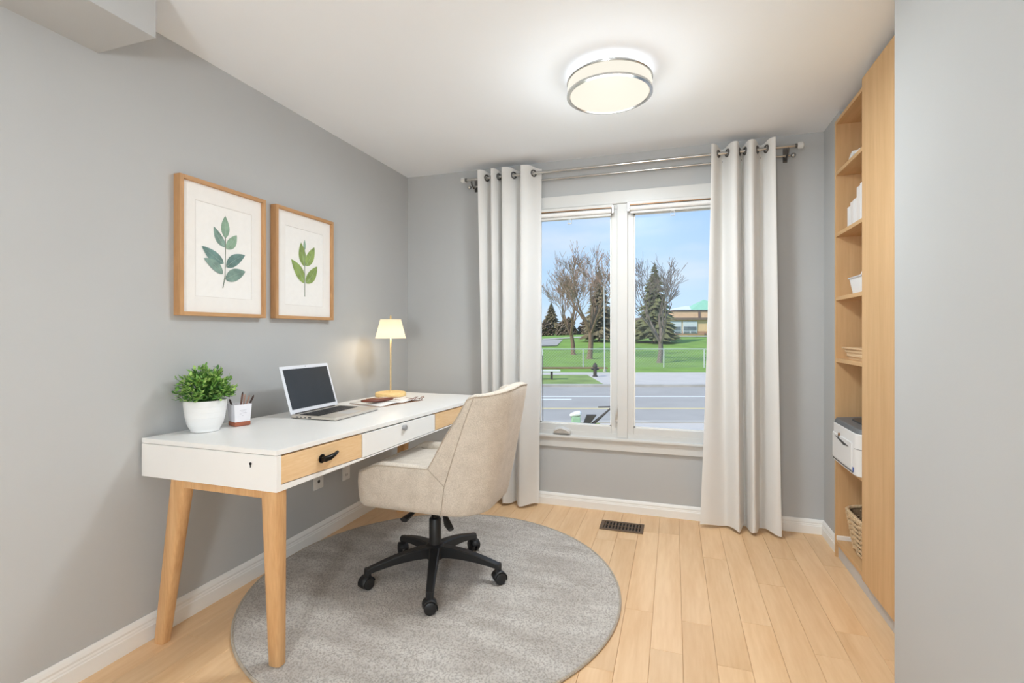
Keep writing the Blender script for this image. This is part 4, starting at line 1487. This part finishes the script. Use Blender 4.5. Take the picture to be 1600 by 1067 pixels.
# faint printed lines on the face towards the room
fa, fb_ = Vector(sq(0.0353, 0.052)[0]), Vector(sq(0.0353, 0.052)[3])
pk = MB()
for zz, a, b in ((0.070, .3, .7), (0.066, .42, .62), (0.058, .28, .55), (0.054, .58, .70), (0.046, .46, .56), (0.062, .36, .40)):
    p0, p1 = [Vector(q) for q in (sq(0.0325 + (zz - .019) / .077 * .005 + 0.0002, zz)[0], sq(0.0325 + (zz - .019) / .077 * .005 + 0.0002, zz)[3])]
    pk.tube([p0.lerp(p1, a), p0.lerp(p1, b)], 0.0006, 4)
pk.build('print', 'ink', cbo)
pn_ = [((-0.018, -0.012), (-0.036, -0.020), 0.118, 'pencil2', 0.0045, 'dark pencil leaning left in the pencil cup'),
       ((-0.004, -0.004), (0.006, 0.012), 0.148, 'pencil', 0.0040, 'tallest brown pencil standing in the pencil cup'),
       ((0.006, 0.010), (0.0, 0.030), 0.136, 'pencil3', 0.0036, 'pale rose pencil in the pencil cup'),
       ((0.000, 0.016), (0.012, 0.044), 0.130, 'pencil3', 0.0034, 'thin pale pencil at the right of the pencil cup'),
       ((0.012, 0.012), (0.022, 0.058), 0.128, 'pencil2', 0.0045, 'dark pencil leaning right in the pencil cup')]
for a, b, h, m_, r_, lb in pn_:
    t = thing('pencil', (ux + a[0], uy + a[1], DT + 0.026), lb, 'pencil', 'pencils in the cup')
    p0 = Vector((ux + a[0] * 0.6, uy + a[1] * 0.6, DT + 0.026))
    p1 = Vector((ux + b[0], uy + b[1], DT + h))
    MB().tube([p0, p0.lerp(p1, 0.92)], r_, 6).build('shaft', m_, t)
    MB().tube([p0.lerp(p1, 0.92), p1], [r_, r_ * 0.25], 6).build('point', m_ if m_ != 'pencil' else 'pencil2', t)

# laptop: hinge towards the wall, screen facing the room
lx0, lx1, ly0, ly1 = -1.752, -1.488, 1.912, 2.262
lp = thing('laptop', ((lx0 + lx1) / 2, (ly0 + ly1) / 2, DT), 'open silver laptop with dark blank screen on the white desk', 'laptop')
MB().prism(rrect(lx0, lx1, ly0, ly1, 0.014, 5), lambda p: (p[0], p[1], DT + 0.003), lambda p: (p[0], p[1], DT + 0.015)).build('base', 'alu_deck', lp, smooth=True, bevel=0.002)
MB().prism(rrect(lx0 + 0.004, lx1 - 0.006, ly0 + 0.004, ly1 - 0.004, 0.012, 5), lambda p: (p[0], p[1], DT + 0.0005), lambda p: (p[0], p[1], DT + 0.003)).build('underside', 'key', lp)
MB().box(lx0 + 0.034, lx0 + 0.150, ly0 + 0.022, ly1 - 0.022, DT + 0.0148, DT + 0.0156).build('keyboard_well', 'printer_dark', lp)
kk = MB()
for r_ in range(6):
    for c_ in range(15):
        a = lx0 + 0.037 + r_ * 0.0187
        b = ly0 + 0.025 + c_ * 0.0201
        kk.box(a, a + 0.0155, b, b + 0.0168, DT + 0.0155, DT + 0.0172)
kk.build('keys', 'key', lp, kind='stuff')
MB().box(lx0 + 0.168, lx0 + 0.245, (ly0 + ly1) / 2 - 0.055, (ly0 + ly1) / 2 + 0.055, DT + 0.0148, DT + 0.0156).build('trackpad', 'alu', lp, bevel=0.001)
pt = MB()
for q, wq in ((0.035, 0.014), (0.060, 0.009), (0.085, 0.007), (0.105, 0.018)):
    pt.box(lx0 + q, lx0 + q + wq, ly0 - 0.0006, ly0 + 0.002, DT + 0.006, DT + 0.0115)
pt.build('ports', 'printer_dark', lp)
MB().tube([(lx0 + 0.004, ly0 + 0.03, DT + 0.014), (lx0 + 0.004, ly1 - 0.03, DT + 0.014)], 0.0065, 10).build('hinge', 'key', lp, smooth=True)
tl = Vector((-0.082, 0.006, 0.228))
sn = Vector((tl.z, 0, -tl.x)).normalized()      # screen normal into the room
S0 = Vector((lx0 + 0.006, 0, DT + 0.017))


def scr(a, b, d):
    """a along the width 0..1, b up the lid 0..1, d out of the screen"""
    p = S0 + Vector((tl.x, 0, tl.z)) * b + sn * d
    return (p.x, lerp(ly0, ly1, a) + 0.012 * b, p.z)


def scrbox(a0, a1, b0, b1, d0, d1):
    return [scr(a0, b0, d0), scr(a1, b0, d0), scr(a1, b0, d1), scr(a0, b0, d1), scr(a0, b1, d0), scr(a1, b1, d0), scr(a1, b1, d1), scr(a0, b1, d1)]


ld_ = MB().hexa(scrbox(0, 1, 0, 1, -0.006, 0.0)).build('lid', 'bezel', lp, bevel=0.003)
MB().hexa(scrbox(0.042, 0.958, 0.085, 0.925, -0.001, 0.0008)).build('screen', 'screen', ld_)
c_ = Vector(scr(0.5, 0.965, 0.0006))
MB().tube([c_ - sn * 0.001, c_ + sn * 0.0006], 0.0022, 8).build('camera_dot', 'key', ld_)

# open magazine, leather case and reading glasses by the lamp
mg = thing('open_magazine', (-1.60, 2.55, DT), 'open magazine with white pages lying by the lamp', 'magazine')
mgr = R(-14)


def mrot(p):
    c, s_ = math.cos(mgr), math.sin(mgr)
    return (-1.615 + c * p[0] - s_ * p[1], 2.540 + s_ * p[0] + c * p[1], DT + p[2])


for sd in (-1, 1):
    rws = []
    for q in range(9):
        u = q / 8
        zz = 0.003 + 0.010 * math.sin(math.pi * min(1, u * 1.15 + 0.05)) * (1 - 0.6 * u)
        rws.append([mrot((-0.125 + 0.25 * v / 4, sd * (0.004 + 0.165 * u), zz)) for v in range(5)])
    pg = MB().grid(rws)
    po_ = pg.build('page_stack', 'paper', mg, smooth=True)
    so = po_.modifiers.new('thickness', 'SOLIDIFY')
    so.thickness = 0.0025
    so.offset = 1
MB().hexa([mrot(p) for p in ((-0.128, -0.173, 0.0004), (0.128, -0.173, 0.0004), (0.128, 0.173, 0.0004), (-0.128, 0.173, 0.0004), (-0.128, -0.173, 0.0024), (0.128, -0.173, 0.0024), (0.128, 0.173, 0.0024), (-0.128, 0.173, 0.0024))]).build('cover', 'leather2', mg)
ph = MB()
ph.hexa([mrot(p) for p in ((-0.09, 0.05, 0.0135), (-0.02, 0.05, 0.0135), (-0.02, 0.13, 0.010), (-0.09, 0.13, 0.010), (-0.09, 0.05, 0.0142), (-0.02, 0.05, 0.0142), (-0.02, 0.13, 0.0107), (-0.09, 0.13, 0.0107))])
ph.build('photo_print', 'leather2', mg)
lc = thing('glasses_case', (-1.645, 2.445, DT + 0.014), 'brown leather glasses case on the open magazine', 'glasses case')
rws = []
for q in range(13):
    t = q / 12
    h = math.sin(math.pi * lerp(0.06, 0.94, t)) ** 0.5
    cx, cy = lerp(-1.668, -1.560, t), lerp(2.362, 2.512, t)
    rw = []
    for j in range(12):
        a = 2 * math.pi * j / 12
        rw.append((cx + math.cos(a) * 0.028 * h * 0.80, cy - math.cos(a) * 0.028 * h * 0.58, DT + 0.026 + math.sin(a) * 0.0125 * h))
    rws.append(rw)
lcb = MB().grid(rws, close_u=True)
lcb.f += [tuple(range(11, -1, -1)), tuple(12 * 12 + j for j in range(12))]
lcb.build('body', 'leather', lc, smooth=True)
MB().tube([(-1.648, 2.380, DT + 0.036), (-1.622, 2.425, DT + 0.0385), (-1.595, 2.468, DT + 0.036)], 0.0022, 6).build('trim_strap', 'leather2', lc, smooth=True)
gs = thing('reading_glasses', (-1.46, 2.58, DT), 'thin reading glasses with folded arms beside the magazine', 'glasses')
for cxg, cyg in ((-1.470, 2.600), (-1.448, 2.650)):
    MB().tube([(cxg + 0.012 * math.cos(2 * math.pi * k / 20), cyg + 0.021 * math.sin(2 * math.pi * k / 20), DT + 0.016 + 0.012 * math.cos(2 * math.pi * k / 20)) for k in range(20)], 0.0016, 6, closed=True).build('lens_rim', 'leather', gs, smooth=True)
MB().tube([(-1.46, 2.620, DT + 0.026), (-1.459, 2.629, DT + 0.026)], 0.0015, 6).build('bridge', 'leather', gs)
MB().tube([(-1.472, 2.580, DT + 0.020), (-1.515, 2.565, DT + 0.008), (-1.572, 2.552, DT + 0.017)], 0.0016, 6).build('arm', 'leather', gs, smooth=True)
MB().tube([(-1.440, 2.672, DT + 0.020), (-1.49, 2.662, DT + 0.006), (-1.55, 2.645, DT + 0.0155)], 0.0016, 6).build('arm', 'leather', gs, smooth=True)

# table lamp
tx, ty = -1.748, 2.790
tlp = thing('table_lamp', (tx, ty, DT), 'lit table lamp with white tapered shade and slim brass stem', 'lamp')
MB().lathe([(0.095, 0.0), (0.098, 0.004), (0.098, 0.020), (0.094, 0.025), (0.02, 0.026)], (tx, ty, DT), 48).build('base', 'lamp_base', tlp, smooth=True, angle=35)
MB().lathe([(0.010, 0.025), (0.006, 0.032), (0.0045, 0.04), (0.0045, 0.50)], (tx, ty, DT), 14).build('stem', 'brass', tlp, smooth=True)
MB().lathe([(0.004, 0.495), (0.006, 0.500), (0.006, 0.512), (0.003, 0.525)], (tx, ty, DT), 12).build('finial', 'brass', tlp, smooth=True)
M_shade = emit_mat('lit_shade', (255, 240, 208), 0.62)
_n = M_shade.node_tree
_t = _n.nodes.new('ShaderNodeBsdfTranslucent')          # the bulb shows through the cloth as a soft hot spot
_t.inputs[0].default_value = (0.13, 0.115, 0.09, 1)
_a = _n.nodes.new('ShaderNodeAddShader')
_n.links.new(_n.nodes['Principled BSDF'].outputs[0], _a.inputs[0])
_n.links.new(_t.outputs[0], _a.inputs[1])
_n.links.new(_a.outputs[0], _n.nodes['Material Output'].inputs[0])
shd = MB().lathe([(0.097, 0.375), (0.066, 0.497)], (tx, ty, DT), 48, False, False).build('shade', M_shade, tlp, smooth=True)
sp = MB()
for k in range(3):
    a = R(120 * k + 20)
    sp.tube([(tx, ty, DT + 0.493), (tx + 0.066 * math.cos(a), ty + 0.066 * math.sin(a), DT + 0.493)], 0.0014, 6)
sp.build('shade_spider', 'brass', tlp)
MB().lathe([(0.006, 0.40), (0.016, 0.415), (0.022, 0.435), (0.018, 0.455), (0.006, 0.466)], (tx + 0.0, ty, DT), 16).build('bulb', emit_mat('lit_bulb', (255, 226, 176), 6.0), tlp, smooth=True)
ldd = bpy.data.lights.new('table_lamp_glow', 'POINT')
ldd.energy = TABLE_W
ldd.color = (1.0, 0.78, 0.52)
ldd.shadow_soft_size = 0.03
lo = bpy.data.objects.new('table_lamp_glow', ldd)
lo.parent = tlp
lo.location = (0.0, 0.0, 0.385)
col.objects.link(lo)

# ------------------------------------------------------------------ outdoors: the street runs across the view
CY_, SY_ = math.cos(YAW), math.sin(YAW)
GZ = -0.80


def E(lat, dep, z):
    """street coordinates: lat along the street, dep away from the house"""
    return (CY_ * lat - SY_ * dep, SY_ * lat + CY_ * dep, z)


def ebox(mb, l0, l1, d0, d1, z0, z1):
    return mb.hexa([E(l0, d0, z0), E(l1, d0, z0), E(l1, d1, z0), E(l0, d1, z0), E(l0, d0, z1), E(l1, d0, z1), E(l1, d1, z1), E(l0, d1, z1)])


def hill(l, d):
    """lawn height beyond the fence"""
    t = smooth((d - 27) / 36)
    side = smooth((l + 2.0) / 14.0)
    return GZ + t * (1.10 + 0.52 * side) + 0.25 * smooth((d - 60) / 60)


ebox(MB(), -60, 1.95, 4.6, 10.95, GZ - 0.3, GZ).build('front_lawn', 'verge', kind='structure')
ebox(MB(), 1.95, 70, 4.6, 10.95, GZ - 0.3, GZ).build('front_drive', 'concrete', kind='structure')
ebox(MB(), -60, 70, 10.95, 11.2, GZ - 0.3, GZ + 0.02).build('near_kerb', 'kerb', kind='structure')
road = ebox(MB(), -60, 70, 11.2, 18.7, GZ - 0.3, GZ - 0.06).build('road', 'asphalt', kind='structure', label='grey two-way street seen through the window')
ebox(MB(), -60, 70, 13.35, 13.50, GZ - 0.0602, GZ - 0.055).build('centre_line', 'lane_yellow', road)
ebox(MB(), -60, 70, 15.85, 16.0, GZ - 0.0602, GZ - 0.055).build('lane_line', 'lane_white', road)
ebox(MB(), -1.2, 1.85, 15.15, 15.35, GZ - 0.0602, GZ - 0.055).build('lane_dash', 'lane_white', road)
ebox(MB(), -60, 70, 18.7, 18.95, GZ - 0.3, GZ + 0.03).build('far_kerb', 'kerb', kind='structure')
ebox(MB(), -60, 3.55, 18.95, 23.2, GZ - 0.3, GZ + 0.01).build('verge', 'verge', kind='structure')
ebox(MB(), 3.55, 70, 18.95, 24.6, GZ - 0.3, GZ + 0.015).build('driveway', 'concrete', kind='structure', label='pale concrete apron beyond the street')
ebox(MB(), -60, 3.55, 23.2, 24.6, GZ - 0.3, GZ + 0.015).build('sidewalk', 'concrete', kind='structure')
lw = MB()
rws = []
for i in range(41):
    dpt = 24.6 + (120 - 24.6) * (i / 40) ** 1.5
    rws.append([E(-60 + 130 * j / 52, dpt, hill(-60 + 130 * j / 52, dpt)) for j in range(53)])
lw.grid(rws)
lw.build('lawn', 'grass', kind='structure', label='green rising lawn behind the wire fence', smooth=True)
# asphalt lot on the left of the rise
lot = MB()
rws = []
for i in range(13):
    dpt = 46 + 40 * i / 12
    rws.append([E(lerp(-30, 4.2 + 0.07 * (dpt - 46) + 1.5 * math.sin((dpt - 46) / 14), j / 10), dpt, hill(lerp(-30, 4.2, j / 10), dpt) + 0.07) for j in range(11)])
lot.grid(rws).build('parking_lot', 'asphalt', kind='structure', smooth=True)
pth = MB()
rws = []
for j in range(40):
    l = lerp(3.5, 40, j / 39)
    dc = 56 + 0.03 * (l - 4) + 1.2 * math.sin(l / 9)
    rws.append([E(l, dc + q, hill(l, dc + q) + 0.05) for q in (-1.0, 0, 1.0)])
pth.grid(rws).build('path', 'concrete', kind='structure', smooth=True)
soil = ebox(MB(), -12, 5.3, 27.15, 27.75, GZ - 0.1, GZ + 0.06).build('soil_strip', 'soil_bed', kind='structure')

# wire fence
FD = 28.0
fc = thing('wire_fence', E(8, FD, GZ), 'low chain-link fence with pale top rail along the lawn', 'fence')
ln0, ln1 = -10.9, 26.0
MB().tube([E(ln0, FD, 0.262), E(ln1, FD, 0.262)], 0.032, 8).build('top_rail', 'galv', fc)
k = -1
l = 1.75 - 2.3 * 5
while l < ln1:
    MB().tube([E(l, FD, GZ - 0.1), E(l, FD, 0.262)], 0.034, 8).build('post', 'galv', fc)
    l += 2.3
ms = MB()
q = ln0
while q < ln1:
    for sg in (-1, 1):
        a, b = q, q + 1.04 * sg
        p0, p1 = E(a, FD, GZ + 0.02), E(b, FD, 0.25)
        ms.tube([p0, p1], 0.0035, 3, cap=False)
    q += 0.16
ms.build('mesh', 'galv', fc, kind='stuff')


def bare_tree(l, dpt, h, spread, seed, label, lean=0.0, depth=7, m1='bark', m2='twig', fork=0.28, group='bare trees on the lawn'):
    rn = random.Random(seed)
    z0 = hill(l, dpt) - 0.05
    root = thing('bare_tree', E(l, dpt, z0), label, 'tree', group)
    tr, br, tw = MB(), MB(), MB()
    r0 = h * 0.024
    base = Vector((0, 0, 0))
    topt = Vector((lean * h * 0.1, 0, h * fork))

    def W(p):
        return E(l + p.x, dpt + p.y, z0 + p.z)

    tr.tube([W(base), W(base.lerp(topt, 0.08)), W(base.lerp(topt, 0.5) + Vector((0.05, 0, 0))), W(topt)], [r0 * 1.5, r0 * 1.1, r0 * 0.95, r0 * 0.85], 9)
    tr.build('trunk', m1, root, smooth=True)

    def grow(p, d, ln, r, lev):
        n = 3
        pts, rads = [p], [r]
        q = p.copy()
        dd = d.copy()
        for i in range(n):
            dd = (dd + Vector((rn.uniform(-.16, .16), rn.uniform(-.16, .16), rn.uniform(-.04, .14)))).normalized()
            q = q + dd * (ln / n)
            pts.append(q.copy())
            rads.append(r * lerp(1, 0.6, (i + 1) / n))
        (br if lev <= 2 else tw).tube([W(a) for a in pts], rads, 5 if lev <= 2 else 3, cap=False)
        if lev >= depth:
            return
        kids = rn.randint(2, 3) if lev > 0 else 4
        for i in range(kids):
            t = 1.0 if i == 0 else rn.uniform(0.35, 0.95)
            idx = min(n - 1, int(t * n))
            st = pts[idx].lerp(pts[idx + 1], t * n - idx) if t < 1 else pts[-1]
            sp = spread * (0.45 if i == 0 else 1.0)
            nd = (dd + Vector((rn.uniform(-1, 1) * sp, rn.uniform(-1, 1) * sp, rn.uniform(-0.25, 0.45) * sp))).normalized()
            grow(st, nd, ln * rn.uniform(0.62, 0.84), max(rads[-1] * rn.uniform(0.6, 0.85), h * 0.0021), lev + 1)

    nb = 5
    for i in range(nb):
        a = 2 * math.pi * i / nb + rn.uniform(-.3, .3)
        sp = spread * rn.uniform(0.55, 1.0) if i else 0.1
        d_ = Vector((math.cos(a) * sp, math.sin(a) * sp, 1.0)).normalized()
        grow(topt - Vector((0, 0, h * fork * 0.25 * (i / nb))), d_, h * 0.26, r0 * 0.6, 1)
    br.build('branches', m1, root, kind='stuff', recalc=False)
    tw.build('twigs', m2, root, kind='stuff', recalc=False)


bare_tree(5.45, 34.5, 7.6, 0.72, 21, 'larger bare tree with spreading twigs seen through the left pane', 0.1)
bare_tree(4.75, 38.0, 6.6, 0.78, 5, 'smaller bare tree left of the larger one in the left pane', -0.3, depth=7)
bare_tree(9.45, 31.5, 6.9, 0.85, 33, 'bare tree with wide crooked limbs seen through the right pane', 0.1, depth=6, m1='bark2', m2='bark2', fork=0.22)


def conifer(l, dpt, h, r, seed, label, m_='conifer'):
    rn = random.Random(seed)
    z0 = hill(l, dpt) - 0.1
    root = thing('conifer', E(l, dpt, z0), label, 'tree', 'evergreens behind the lawn')
    MB().tube([E(l, dpt, z0), E(l, dpt, z0 + h * 0.95)], [r * 0.07, 0.03], 7).build('trunk', 'bark', root, smooth=True)
    nd = MB()
    n = 620
    for i in range(n):
        t = (i + rn.random()) / n
        t = t ** 1.25
        zc = z0 + h * lerp(0.07, 0.985, t)
        rad = r * (1 - t) ** 0.85 * rn.uniform(0.65, 1.08) + 0.05
        a = rn.uniform(0, 2 * math.pi)
        dl, dd = math.cos(a), math.sin(a)
        dr = rad * rn.uniform(0.10, 0.42)
        wdt = rad * rn.uniform(0.12, 0.24) + 0.03
        p0 = (l, dpt, zc + 0.05 * h * (1 - t))
        p1 = (l + dl * rad * .55, dpt + dd * rad * .55, zc + 0.02)
        p2 = (l + dl * rad, dpt + dd * rad, zc - dr * 0.5)
        A = lambda p, w, u: E(p[0] - dd * w, p[1] + dl * w, p[2] + u)
        nd.add([E(*p0), A(p1, wdt, -wdt * .4), A(p1, -wdt, -wdt * .4), E(p1[0], p1[1], p1[2] + wdt * .5), E(*p2)],
               [(0, 1, 3), (0, 3, 2), (1, 4, 3), (3, 4, 2), (0, 2, 1), (1, 2, 4)])
    nd.build('needles', m_, root, kind='stuff', recalc=False)


conifer(13.9, 48, 8.0, 2.6, 1, 'tall evergreen behind the bare tree in the right pane')
conifer(8.85, 50, 7.9, 2.0, 2, 'tall dark evergreen at the right edge of the left pane', 'conifer2')
conifer(6.7, 84, 5.8, 2.3, 3, 'small distant evergreen at the far left of the window', 'conifer2')
conifer(11.2, 56, 3.6, 1.9, 4, 'short bushy evergreen low in the gap beside the window post')


def shrub(l, dpt, w_, h, seed, label):
    rn = random.Random(seed)
    z0 = hill(l, dpt) - 0.1
    mb = MB()
    for i in range(420):
        a, b = rn.uniform(0, 2 * math.pi), math.asin(rn.uniform(-0.1, 1))
        rr0 = rn.uniform(0.55, 1.0)
        c_ = (l + w_ * rr0 * math.cos(a) * math.cos(b), dpt + w_ * 0.7 * rr0 * math.sin(a) * math.cos(b), z0 + h * rr0 * max(0, math.sin(b)))
        s_ = rn.uniform(0.10, 0.26) * h * 0.5
        mb.add([E(c_[0] - s_, c_[1], c_[2]), E(c_[0] + s_, c_[1] + s_, c_[2] + s_ * .3), E(c_[0] + s_ * .2, c_[1] - s_, c_[2] + s_), E(c_[0], c_[1], c_[2] + s_ * 1.6)], [(0, 1, 3), (1, 2, 3), (2, 0, 3), (0, 2, 1)])
    for i in range(6):
        mb.tube([E(l + rn.uniform(-.3, .3) * w_, dpt, z0), E(l + rn.uniform(-.6, .6) * w_, dpt, z0 + h * 0.7)], 0.05, 4)
    mb.build('shrub', 'shrub', label=label, cat='shrub', group='winter shrubs in the distance', recalc=False, origin=E(l, dpt, z0))


for i, (l, dpt, w_, h, lb) in enumerate(((5.2, 78, 1.6, 2.4, 'brown winter shrub farthest left beyond the parking lot'), (8.5, 76, 1.6, 2.7, 'brown winter shrub second from left beyond the parking lot'),
                                         (11.9, 77, 1.6, 2.5, 'brown winter shrub between the two bare trunks'), (15.2, 82, 1.6, 2.9, 'brown winter shrub behind the right trunk in the left pane'))):
    shrub(l, dpt, w_, h, 40 + i, lb)

# school-like building on the right
bd = thing('tan_building', E(24, 66, 0.4), 'low tan brick building with green hipped roof in the right pane', 'building')
BD = 64.0
bz = 0.30
ebox(MB(), 17.0, 40, BD, BD + 12, bz - 0.5, bz + 1.05).build('lower_wall', 'red_brick', bd)
ebox(MB(), 17.0, 40, BD + 0.05, BD + 12, bz + 1.05, 2.82).build('upper_wall', 'tan_brick', bd)
ebox(MB(), 16.6, 40, BD - 0.25, BD + 12, 2.82, 3.12).build('fascia', 'fascia', bd)
ebox(MB(), 21.6, 40, BD + 2, BD + 12, 3.18, 4.05).build('clerestory', 'tan_brick', bd)
ebox(MB(), 25.0, 25.25, BD + 1.9, BD + 2.0, 3.18, 4.05).build('clerestory_post', 'fascia', bd)
ebox(MB(), 21.4, 40, BD + 1.9, BD + 12, 4.05, 4.20).build('upper_fascia', 'fascia', bd)
MB().add([E(21.6, BD + 1.8, 4.22), E(30.0, BD + 1.8, 4.22), E(30.0, BD + 11, 4.22), E(21.6, BD + 11, 4.22), E(24.6, BD + 6, 4.95), E(30.0, BD + 6, 4.95)], [(0, 1, 5, 4), (1, 2, 5), (2, 3, 4, 5), (3, 0, 4), (3, 2, 1, 0)]).build('white_roof', 'white_roof', bd)
MB().add([E(24.0, BD + 1.85, 4.22), E(29.6, BD + 1.85, 4.22), E(29.6, BD + 7, 4.22), E(24.0, BD + 7, 4.22), E(26.6, BD + 4.2, 5.75)], [(0, 1, 4), (1, 2, 4), (2, 3, 4), (3, 0, 4), (3, 2, 1, 0)]).build('hipped_roof', 'green_roof', bd)
for l0, l1 in ((20.1, 24.2), (25.3, 29.4)):
    n = 2
    for q in range(n):
        a = lerp(l0, l1, q / n) + 0.1
        b = lerp(l0, l1, (q + 1) / n) - 0.1
        wo_ = ebox(MB(), a, b, BD - 0.06, BD + 0.06, bz + 0.78, 2.62).build('window', 'blind_white', bd)
        ebox(MB(), a + 0.1, b - 0.1, BD - 0.09, BD - 0.05, bz + 1.15, 1.95).build('pane', 'far_glass', wo_)
        ebox(MB(), a + 0.1, (a + b) / 2 - 0.08, BD - 0.09, BD - 0.05, bz + 0.82, bz + 1.05).build('pane', 'far_glass', wo_)
        ebox(MB(), (a + b) / 2 + 0.08, b - 0.1, BD - 0.09, BD - 0.05, bz + 0.82, bz + 1.05).build('pane', 'far_glass', wo_)
for lq in (20.0, 21.3, 25.0):
    ebox(MB(), lq, lq + 0.22, BD - 0.2, BD - 0.06, bz - 0.3, bz + 0.8).build('pier', 'fascia', bd)

# street furniture
t = thing('light_pole', E(4.75, 25.2, GZ), 'slim pale grey light pole in the left pane', 'pole')
MB().tube([E(4.75, 25.2, GZ), E(4.72, 25.2, 3.6)], [0.035, 0.02], 8).build('shaft', 'galv', t, smooth=True)
MB().tube([E(4.75, 25.2, GZ), E(4.75, 25.2, GZ + 0.12)], 0.09, 10).build('footing', 'concrete', t, smooth=True)
t = thing('marker_post', E(2.55, 47, 0.0), 'bright pale yellow marker post by the parking lot', 'post')
z0 = hill(2.55, 47)
MB().tube([E(2.55, 47, z0), E(2.55, 47, z0 + 1.3)], 0.05, 8).build('post', 'galv', t)
ebox(MB(), 2.4, 2.7, 46.93, 46.97, z0 + 0.5, z0 + 1.7).build('plate', 'safety', t)
t = thing('fire_hydrant', E(3.75, 22.2, GZ), 'short dark hydrant on the verge by the sidewalk', 'hydrant')
c0 = E(3.75, 22.2, GZ + 0.01)
MB().lathe([(0.12, 0), (0.12, 0.05), (0.08, 0.06), (0.08, 0.42), (0.11, 0.44), (0.11, 0.48), (0.085, 0.56), (0.03, 0.63)], c0, 14).build('barrel', 'dark_post', t, smooth=True)
MB().tube([E(3.58, 22.2, GZ + 0.36), E(3.92, 22.2, GZ + 0.36)], 0.05, 8).build('nozzle', 'dark_post', t, smooth=True)
t = thing('street_bench', E(1.5, 21.0, GZ), 'backless white plank bench on the far verge', 'bench')
for q in (0, 1):
    ebox(MB(), 0.85, 2.05, 20.80 + 0.2 * q, 20.96 + 0.2 * q, GZ + 0.36, GZ + 0.41).build('seat_plank', 'white', t)
for lq in (1.05, 1.65):
    ebox(MB(), lq, lq + 0.08, 20.82, 21.14, GZ, GZ + 0.36).build('leg', 'dark_post', t)
MB().tube([E(0.695, 11.05, GZ), E(0.690, 11.05, 0.70)], 0.010, 6).build('garden_stake', 'dark_post', label='thin dark metal stake at the left edge of the window view', cat='stake')
t = thing('utility_box', E(1.37, 10.5, GZ), 'pale green box with rounded white cap on the near lawn', 'box')
ebox(MB(), 1.28, 1.45, 10.42, 10.60, GZ, GZ + 0.22).build('body', 'green_box', t, bevel=0.01)
MB().tube([E(1.24, 10.51, GZ + 0.235), E(1.27, 10.51, GZ + 0.250), E(1.37, 10.51, GZ + 0.275), E(1.45, 10.51, GZ + 0.285), E(1.47, 10.51, GZ + 0.280)], [0.03, 0.055, 0.075, 0.075, 0.05], 10, flat=(1.3, 0.8)).build('cap', 'white', t, smooth=True)
t = thing('swing_arm', E(1.75, 10.5, GZ), 'dark metal arm leaning up to a crossbar beside the green box', 'arm')
MB().tube([E(1.62, 10.5, GZ), E(1.72, 10.5, GZ + 0.06), E(2.14, 10.5, GZ + 0.425)], [0.03, 0.035, 0.016], 8).build('strut', 'dark_post', t, smooth=True)
MB().tube([E(1.84, 10.5, GZ + 0.425), E(2.22, 10.5, GZ + 0.435)], 0.014, 8).build('crossbar', 'dark_post', t, smooth=True)
MB().hexa([E(1.50, 10.45, GZ), E(1.60, 10.45, GZ), E(1.60, 10.55, GZ), E(1.50, 10.55, GZ), E(1.60, 10.45, GZ + 0.26), E(1.80, 10.45, GZ + 0.26), E(1.80, 10.55, GZ + 0.26), E(1.60, 10.55, GZ + 0.26)]).build('bracket', 'dark_post', t)

for ob in scene.objects:
    if '_o' in ob:
        del ob['_o']
